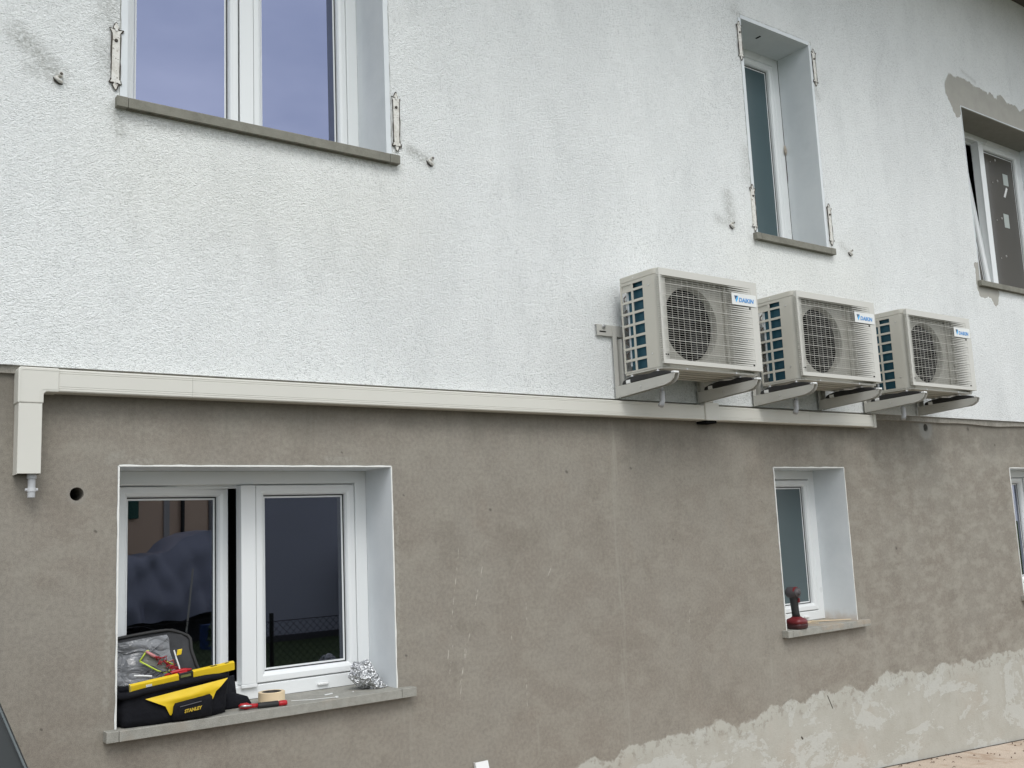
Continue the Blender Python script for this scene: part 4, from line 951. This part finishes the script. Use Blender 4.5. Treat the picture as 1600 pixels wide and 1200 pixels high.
# ------------------------------------------------------------------ cordless drill on the small sill
dr = empty('cordless_driver', (5.235, -.005, 1.10), 'red and black cordless driver standing on its battery on the small lower sill', 'power tool')
dx, dy = 5.243, -.002
DRED = plain('driver_red', (.13, .008, .012), .4, var=.1, scale=50); DGR = plain('driver_grey', (.06, .052, .055), .5, bump=.001, bscale=200)
M().loft([(dx, dy, 1.1012, .040, .045), (dx, dy, 1.106, .050, .056), (dx, dy, 1.128, .054, .060), (dx, dy, 1.133, .052, .058)], 28, 4, .02).build('battery', plain('battery_dark', (.05, .014, .016), .45), dr, smooth='all')
M().loft([(dx, dy, 1.1325, .054, .060), (dx, dy, 1.150, .056, .060), (dx, dy, 1.162, .048, .052), (dx + .001, dy, 1.170, .028, .034), (dx + .001, dy, 1.176, .022, .028)], 28, 3.2, .02).build('foot_housing', DRED, dr, smooth='all')
M().loft([(dx, dy, 1.168, .021, .028), (dx - .002, dy + .002, 1.20, .018, .025), (dx - .004, dy + .004, 1.25, .0195, .026), (dx - .005, dy + .003, 1.29, .022, .030), (dx - .006, dy + .002, 1.31, .022, .030)], 22, 2.4, .03).build('grip', BLACKR, dr, smooth='all')
hx, hz = dx - .010, 1.325
M().lathe([(0, -.052), (.012, -.050), (.016, -.042), (.028, -.036), (.034, -.015), (.036, .01), (.034, .035), (.024, .048), (0, .052)], (hx, dy, hz), 'y', 24).build('motor_housing', DGR, dr, smooth=True)
M().lathe([(.030, -.030), (.0325, -.026), (.0345, -.018), (.034, -.014)], (hx + .002, dy, hz + .002), 'y', 24).build('housing_band', DRED, dr, smooth=True)
M().box(hx + .020, hx + .034, dy - .030, dy + .012, hz + .010, hz + .022).build('side_accent', DRED, dr, bevel=.004)
M().box(dx - .006, dx + .006, dy - .036, dy - .022, 1.262, 1.292).build('trigger', DRED, dr, bevel=.003)
# wood splinters and dust on the small sill
for i, (a, b, lab) in enumerate((((5.55, .215, 1.1035), (5.83, .02, 1.106), 'long pale wooden strip lying across the small lower sill'), ((5.50, .16, 1.104), (5.53, .05, 1.106), 'short wooden splinter beside the strip on the small sill'), ((5.52, .13, 1.104), (5.63, .17, 1.106), 'second short splinter crossing near the window frame on the small sill'))):
    a, b = Vector(a), Vector(b); d = (b - a).normalized(); s_ = Vector((-d.y, d.x, 0)) * (.009 if i == 0 else .0035)
    m = M().add([a - s_, a + s_, b + s_ * .6, b - s_ * .6, a - s_ + Vector((0, 0, .006)), a + s_ + Vector((0, 0, .006)), b + s_ * .6 + Vector((0, 0, .005)), b - s_ * .6 + Vector((0, 0, .005))], [(0, 1, 2, 3), (4, 5, 6, 7), (0, 1, 5, 4), (1, 2, 6, 5), (2, 3, 7, 6), (3, 0, 4, 7)])
    tag(m.build('wood_splinter', plain('pale_wood', (.62, .50, .34), .7)), lab, 'wood scrap', 'wood scraps on the small sill')

# ------------------------------------------------------------------ slotted strip leaning on the wall
sp = empty('mounting_strip', (2.80, -.10, .135), 'white slotted metal strip leaning against the brown wall at the bottom edge', 'mounting strip')
us = [-.036, -.026, -.018, -.005, .005, .018, .026, .036]; vs = [0]; z = .05
while z < .53: vs += [z, z + .03]; z += .05
vs += [.58]
def solid(u, v):
    k = any(vs[i] < v < vs[i + 1] for i in range(1, len(vs) - 1, 2))
    return not (k and (-.026 < u < -.018 or -.005 < u < .005 or .018 < u < .026))
st = plate(us, vs, solid, lambda u, v, d: (2.80 + u + .0 * v + (v - .58) * -.10, -.10 + (v / .58) * .083 + d, .135 + v * .985), .003)
st.build('slotted_face', plain('strip_white', (.80, .81, .81), .35, var=.02), sp)
M().add([(2.80 - .039 + (v - .58) * -.10, -.10 + v / .58 * .083 + dd, .135 + v * .985) for v in (0, .58) for dd in (-.002, .014)] + [(2.80 - .0365 + (v - .58) * -.10, -.10 + v / .58 * .083 + dd, .135 + v * .985) for v in (0, .58) for dd in (-.002, .014)], [(0, 1, 3, 2), (4, 5, 7, 6), (0, 4, 6, 2), (1, 5, 7, 3), (0, 1, 5, 4), (2, 3, 7, 6)]).build('side_lip', plain('strip_white_b', (.70, .71, .71), .35), sp)

# ------------------------------------------------------------------ debris at wall foot
GAP = plain('joint_dirt', (.03, .022, .018), 1)
m = M(); random.seed(3)
for i in range(90):
    x = 5.0 + i * .06; z = gz(x) + .003; z2 = gz(x + .06) + .003; w1_, w2_ = .012 + .006 * mn.noise(Vector((x * 5, 0, 0))), .012 + .006 * mn.noise(Vector(((x + .06) * 5, 0, 0)))
    m.add([(x, -.0005, z), (x + .06, -.0005, z2), (x + .06, -.0005 - w2_, z2), (x, -.0005 - w1_, z)], [(0, 1, 2, 3)])
tag(m.build('soil_seam', GAP), 'dark soil filled joint where the courtyard meets the wall', 'soil', kind='stuff')
m = M()
for i in range(60):
    x, y = random.uniform(5.9, 8.6), -random.uniform(.005, .35) ** 1.0; z = gzy(x, y) + .004; a = random.uniform(0, 6.28); l = random.uniform(.008, .03)
    m.tube([(x, y, z), (x + l * .5 * math.cos(a), y + l * .5 * math.sin(a), z + random.uniform(.002, .008)), (x + l * math.cos(a), y + l * math.sin(a), z)], [.001, random.uniform(.002, .005), .001], 5)
tag(m.build('leaf_litter', plain('dry_litter', (.10, .06, .04), .9)), 'dry brown leaf litter and crumbs on the concrete by the wall', 'litter', kind='stuff')

# ------------------------------------------------------------------ car, only its tail window edge enters at lower left
car = empty('parked_car', (-1.75, -1.7, .135), 'dark grey car at the lower left corner, only its slanting rear side window showing', 'car')
PAINT = plain('car_paint', (.045, .05, .055), .25, .4, coat=.8, var=.03); CG = mat_frost('car_glass', (.062, .066, .07), .12, .6); CT = plain('car_trim', (.012, .014, .015), .35); CHR = plain('trim_light', (.30, .33, .35), .3, .7)
gy0, gy1 = -2.55, -.95; g0 = .135
# lower body
M().prism([(-4.15, g0 + .25), (-4.2, g0 + .62), (-3.95, g0 + .86), (-3.1, g0 + 1.0), (.42, g0 + 1.06), (.50, g0 + .95), (.52, g0 + .45), (.46, g0 + .22), (-.35, g0 + .2), (-3.9, g0 + .2)], 'y', gy0, gy1).build('body', PAINT, car, bevel=.05, seg=4, smooth=True)
# cabin: tail line passes (.23,1.60)->(.30,1.50)
def tail(z): return .281 + (1.585 - z) * .41
cab = [(-3.05, g0 + 1.0), (-2.35, 1.66), (-1.9, 1.74), (-.2, 1.75), (tail(1.70), 1.70), (tail(1.19), 1.19)]
cb = M().prism(cab, 'y', gy0 + .05, gy1 - .05)
cbo = cb.build('cabin', CT, car, bevel=.012, smooth=True)
for yy, s_ in ((gy0 + .05, -1), (gy1 - .05, 1)):
    sw = M().prism([(-2.80, 1.20), (-2.25, 1.60), (-1.5, 1.665), (-1.45, 1.20)], 'y', yy + s_ * .004, yy + s_ * .001).build('side_window', CG, car)
    M().prism([(-1.36, 1.20), (-1.38, 1.668), (-.45, 1.675), (tail(1.64) - .010, 1.64), (tail(1.22) - .010, 1.22), (-.2, 1.20)], 'y', yy + s_ * .004, yy + s_ * .001).build('side_window', CG, car)
    M().prism([(tail(1.66) - .0075, 1.66), (tail(1.66) - .0045, 1.66), (tail(1.19) - .0045, 1.19), (tail(1.19) - .0075, 1.19)], 'y', yy + s_ * .008, yy + s_ * .001).build('window_trim', CHR, car)
M().prism([(tail(1.62) + .004, 1.62), (tail(1.62) + .010, 1.62), (tail(1.25) + .010, 1.25), (tail(1.25) + .004, 1.25)], 'y', gy0 + .2, gy1 - .2).build('rear_window', CG, car)
m = M().prism([(-2.1, 1.7405), (-2.0, 1.752), (-.25, 1.762), (-.1, 1.7515)], 'y', gy0 + .15, gy1 - .15).build('roof_panel', PAINT, car, bevel=.004)
for wx in (-3.35, -.45):
    for yy in (gy0 + .01, gy1 - .21):
        wh = M().lathe([(.20, 0), (.30, .0), (.325, .03), (.325, .17), (.30, .20), (.20, .20)], (wx, yy, g0 + .325), 'y', 32).build('wheel', BLACKR, car, smooth=True)
        M().lathe([(0, .0), (.05, -.002), (.19, .012), (.2, .02), (.2, .18), (0, .18)], (wx, yy, g0 + .325), 'y', 20).build('rim', STEEL, wh, smooth=True)
for yy in (gy0 + .12, gy1 - .30): M().box(.505, .525, yy, yy + .18, g0 + .72, g0 + .92).build('tail_light', plain('tail_red', (.35, .01, .01), .2), car, bevel=.01)
M().box(.523, .532, -1.99, -1.51, g0 + .52, g0 + .63).build('number_plate', plain('plate_white', (.7, .7, .68), .4), car)
# parcel shelf seen through the side window
M().box(-1.0, .18, gy0 + .15, gy1 - .15, 1.0 + g0, 1.02 + g0).build('parcel_shelf', plain('shelf_grey', (.10, .10, .10), .8), cbo)

# ------------------------------------------------------------------ what the panes reflect: garden across the yard
fe = empty('chain_link_fence', (8, -5.2, -.12), 'low chain link fence with dark posts across the courtyard, seen mirrored in the lower window', 'fence')
WIRE = plain('fence_wire', (.015, .018, .016), .7)
m = M(); fx0, fx1, zb, zt = 0.5, 14., -.08, .98; h = zt - zb; sp_ = .075
k = fx0 - h
while k < fx1:
    for sg in (1, -1):
        a, b = (k, zb), (k + h, zt)
        if sg < 0: a, b = (k, zt), (k + h, zb)
        m.add([(a[0] - .0032, -5.2, a[1]), (a[0] + .0032, -5.2, a[1]), (b[0] + .0032, -5.2, b[1]), (b[0] - .0032, -5.2, b[1]), (a[0], -5.203, a[1]), (b[0], -5.203, b[1])], [(0, 1, 2, 3), (0, 4, 5, 3), (1, 4, 5, 2)])
    k += sp_
m.build('wire_mesh', WIRE, fe)
M().tube([(fx0 - .5, -5.2, zt), (fx1 + .5, -5.2, zt - .01)], .004, 6).build('top_wire', WIRE, fe)
for px in (-.0, 2.1, 4.2, 6.3, 8.4, 10.5, 12.6): M().tube([(px, -5.22, -.14), (px, -5.22, 1.06)], .022, 10).build('post', WIRE, fe)
gb = empty('grey_shed', (5.6, -14, -.14), 'long plain grey outbuilding beyond the fence, seen mirrored in the lower window', 'outbuilding')
M().box(2.2, 9.5, -20, -14, -.14, 4.6).build('wall', plain('shed_render', (.42, .43, .49), .9, var=.05, scale=1), gb)
M().prism([(-20.3, 4.6), (-13.7, 4.6), (-17, 5.6)], 'x', 2.0, 9.6).build('roof', plain('shed_roof', (.15, .10, .08), .9), gb)
M().box(2.2, 9.5, -13.9995, -13.98, -.14, -.02).build('plinth', plain('shed_plinth', (.07, .07, .075), .9), gb)
nh = empty('neighbour_house', (14, -17, -.14), 'peach coloured neighbouring house with green shutters, seen mirrored in the ajar leaf', 'house')
PEACH = plain('peach_render', (.80, .58, .42), .9, var=.05, scale=1)
M().box(8.2, 20, -26, -17, -.14, 5.6).build('wall', PEACH, nh)
M().prism([(-26.5, 5.6), (-16.5, 5.6), (-21.5, 7.6)], 'x', 9.3, 20.5).build('roof', plain('tile_roof', (.22, .10, .06), .9), nh)
for x0 in (10.7, 15.5):
    for z0 in (2.45, ): 
        wi = M().box(x0 + .45, x0 + 1.45, -17.02, -16.98, z0, z0 + 1.4).build('window', plain('far_glass', (.05, .06, .07), .1), nh)
        M().box(x0, x0 + .44, -16.98, -16.93, z0, z0 + 1.4).box(x0 + 1.46, x0 + 1.9, -16.98, -16.93, z0, z0 + 1.4).build('shutter', plain('shutter_green', (.02, .10, .07), .6), wi)
M().tube([(13.8, -16.93, -.1), (13.8, -16.93, 5.5)], .05, 8).build('downpipe', plain('pipe_dark', (.02, .02, .02), .5), nh)
M().box(13.3, 13.45, -16.99, -16.95, -.1, 5.5).build('pilaster', plain('pilaster_grey', (.5, .48, .46), .8), nh)
M().box(14.6, 14.8, -16.99, -16.95, -.1, 5.5).build('pilaster', plain('pilaster_dark', (.25, .23, .22), .8), nh)
tg = empty('covered_heap', (10.2, -12.4, -.14), 'heap under a pale tarpaulin on the lawn, seen mirrored in the ajar leaf', 'tarpaulin')
def tarp(u, v):
    x = 9.6 + 4.6 * u; sx_ = min(1, max(0, (u - .22) / .22)); h = 1.72 + .42 * sx_ * sx_ * (3 - 2 * sx_) + .05 * abs(math.sin(u * 23)) + .05 * mn.noise(Vector((u * 6, v * 3, 0)))
    return (x, -12.9 + .16 * mn.noise(Vector((u * 9, v * 5, 3))) + .06 * abs(math.sin(u * 31 + 2.5 * v + 2 * mn.noise(Vector((u * 5, v * 2, 1))))) - 1.2 * v ** 2, -.12 + h * min(1, v * 1.2 + .30 + .05 * mn.noise(Vector((u * 8, 0, 5)))) * (1 if v > .0 else .9))
sheet('tarpaulin', tarp, plain('tarp_plastic', (.25, .26, .32), .35, var=.1, scale=3), tg, 90, 20, .01)
M().box(9.8, 13.8, -14.4, -13.4, -.14, 1.2).build('heap', plain('heap_dark', (.04, .04, .045), .9), tg)
M().box(10.6, 12.6, -11.9, -11.2, -.14, .30).build('blue_trough', plain('trough_blue', (.02, .05, .16), .5), None)
for x, l in ((10.05, 'left'), (11.7, 'right')):
    tag(M().tube([(x, -11.6, -.14), (x + .25, -11.7, 1.35)], .018, 8).build('garden_cane', plain('cane_pale', (.5, .48, .42), .6)), 'pale garden cane standing on the lawn, %s of two, seen mirrored' % l, 'cane', 'canes on the lawn')
for bxx, byy, sc, lb in ((9.9, -10.2, .55, 'small dark shrub on the lawn nearest the fence, seen mirrored'), (12.6, -10.8, .8, 'larger dark shrub on the lawn by the trough, seen mirrored')):
    sh = empty('shrub', (bxx, byy, -.14), lb, 'shrub'); lf = M(); random.seed(int(bxx * 10))
    for i in range(900):
        d = Vector((random.gauss(0, 1), random.gauss(0, 1), random.gauss(0, 1))).normalized() * (random.random() ** .4) * sc * .6
        c = Vector((bxx, byy, -.14 + sc * .75)) + d; a1, a2 = Vector((random.uniform(-1, 1), random.uniform(-1, 1), random.uniform(-1, 1))) * .05, Vector((random.uniform(-1, 1), random.uniform(-1, 1), random.uniform(-1, 1))) * .05
        lf.add([c - a1, c + a2, c + a1, c - a2], [(0, 1, 2, 3)])
    lf.build('foliage', plain('leaf_green', (.05, .09, .03), .6, var=.5, scale=8), sh)
    M().tube([(bxx, byy, -.14), (bxx + .02, byy, -.14 + sc * .8)], [.03, .012], 7).build('stem', plain('bark', (.09, .06, .04), .9), sh)
tag(bpy.data.objects['blue_trough'], 'blue plastic trough on the lawn before the tarpaulin, seen mirrored', 'trough')
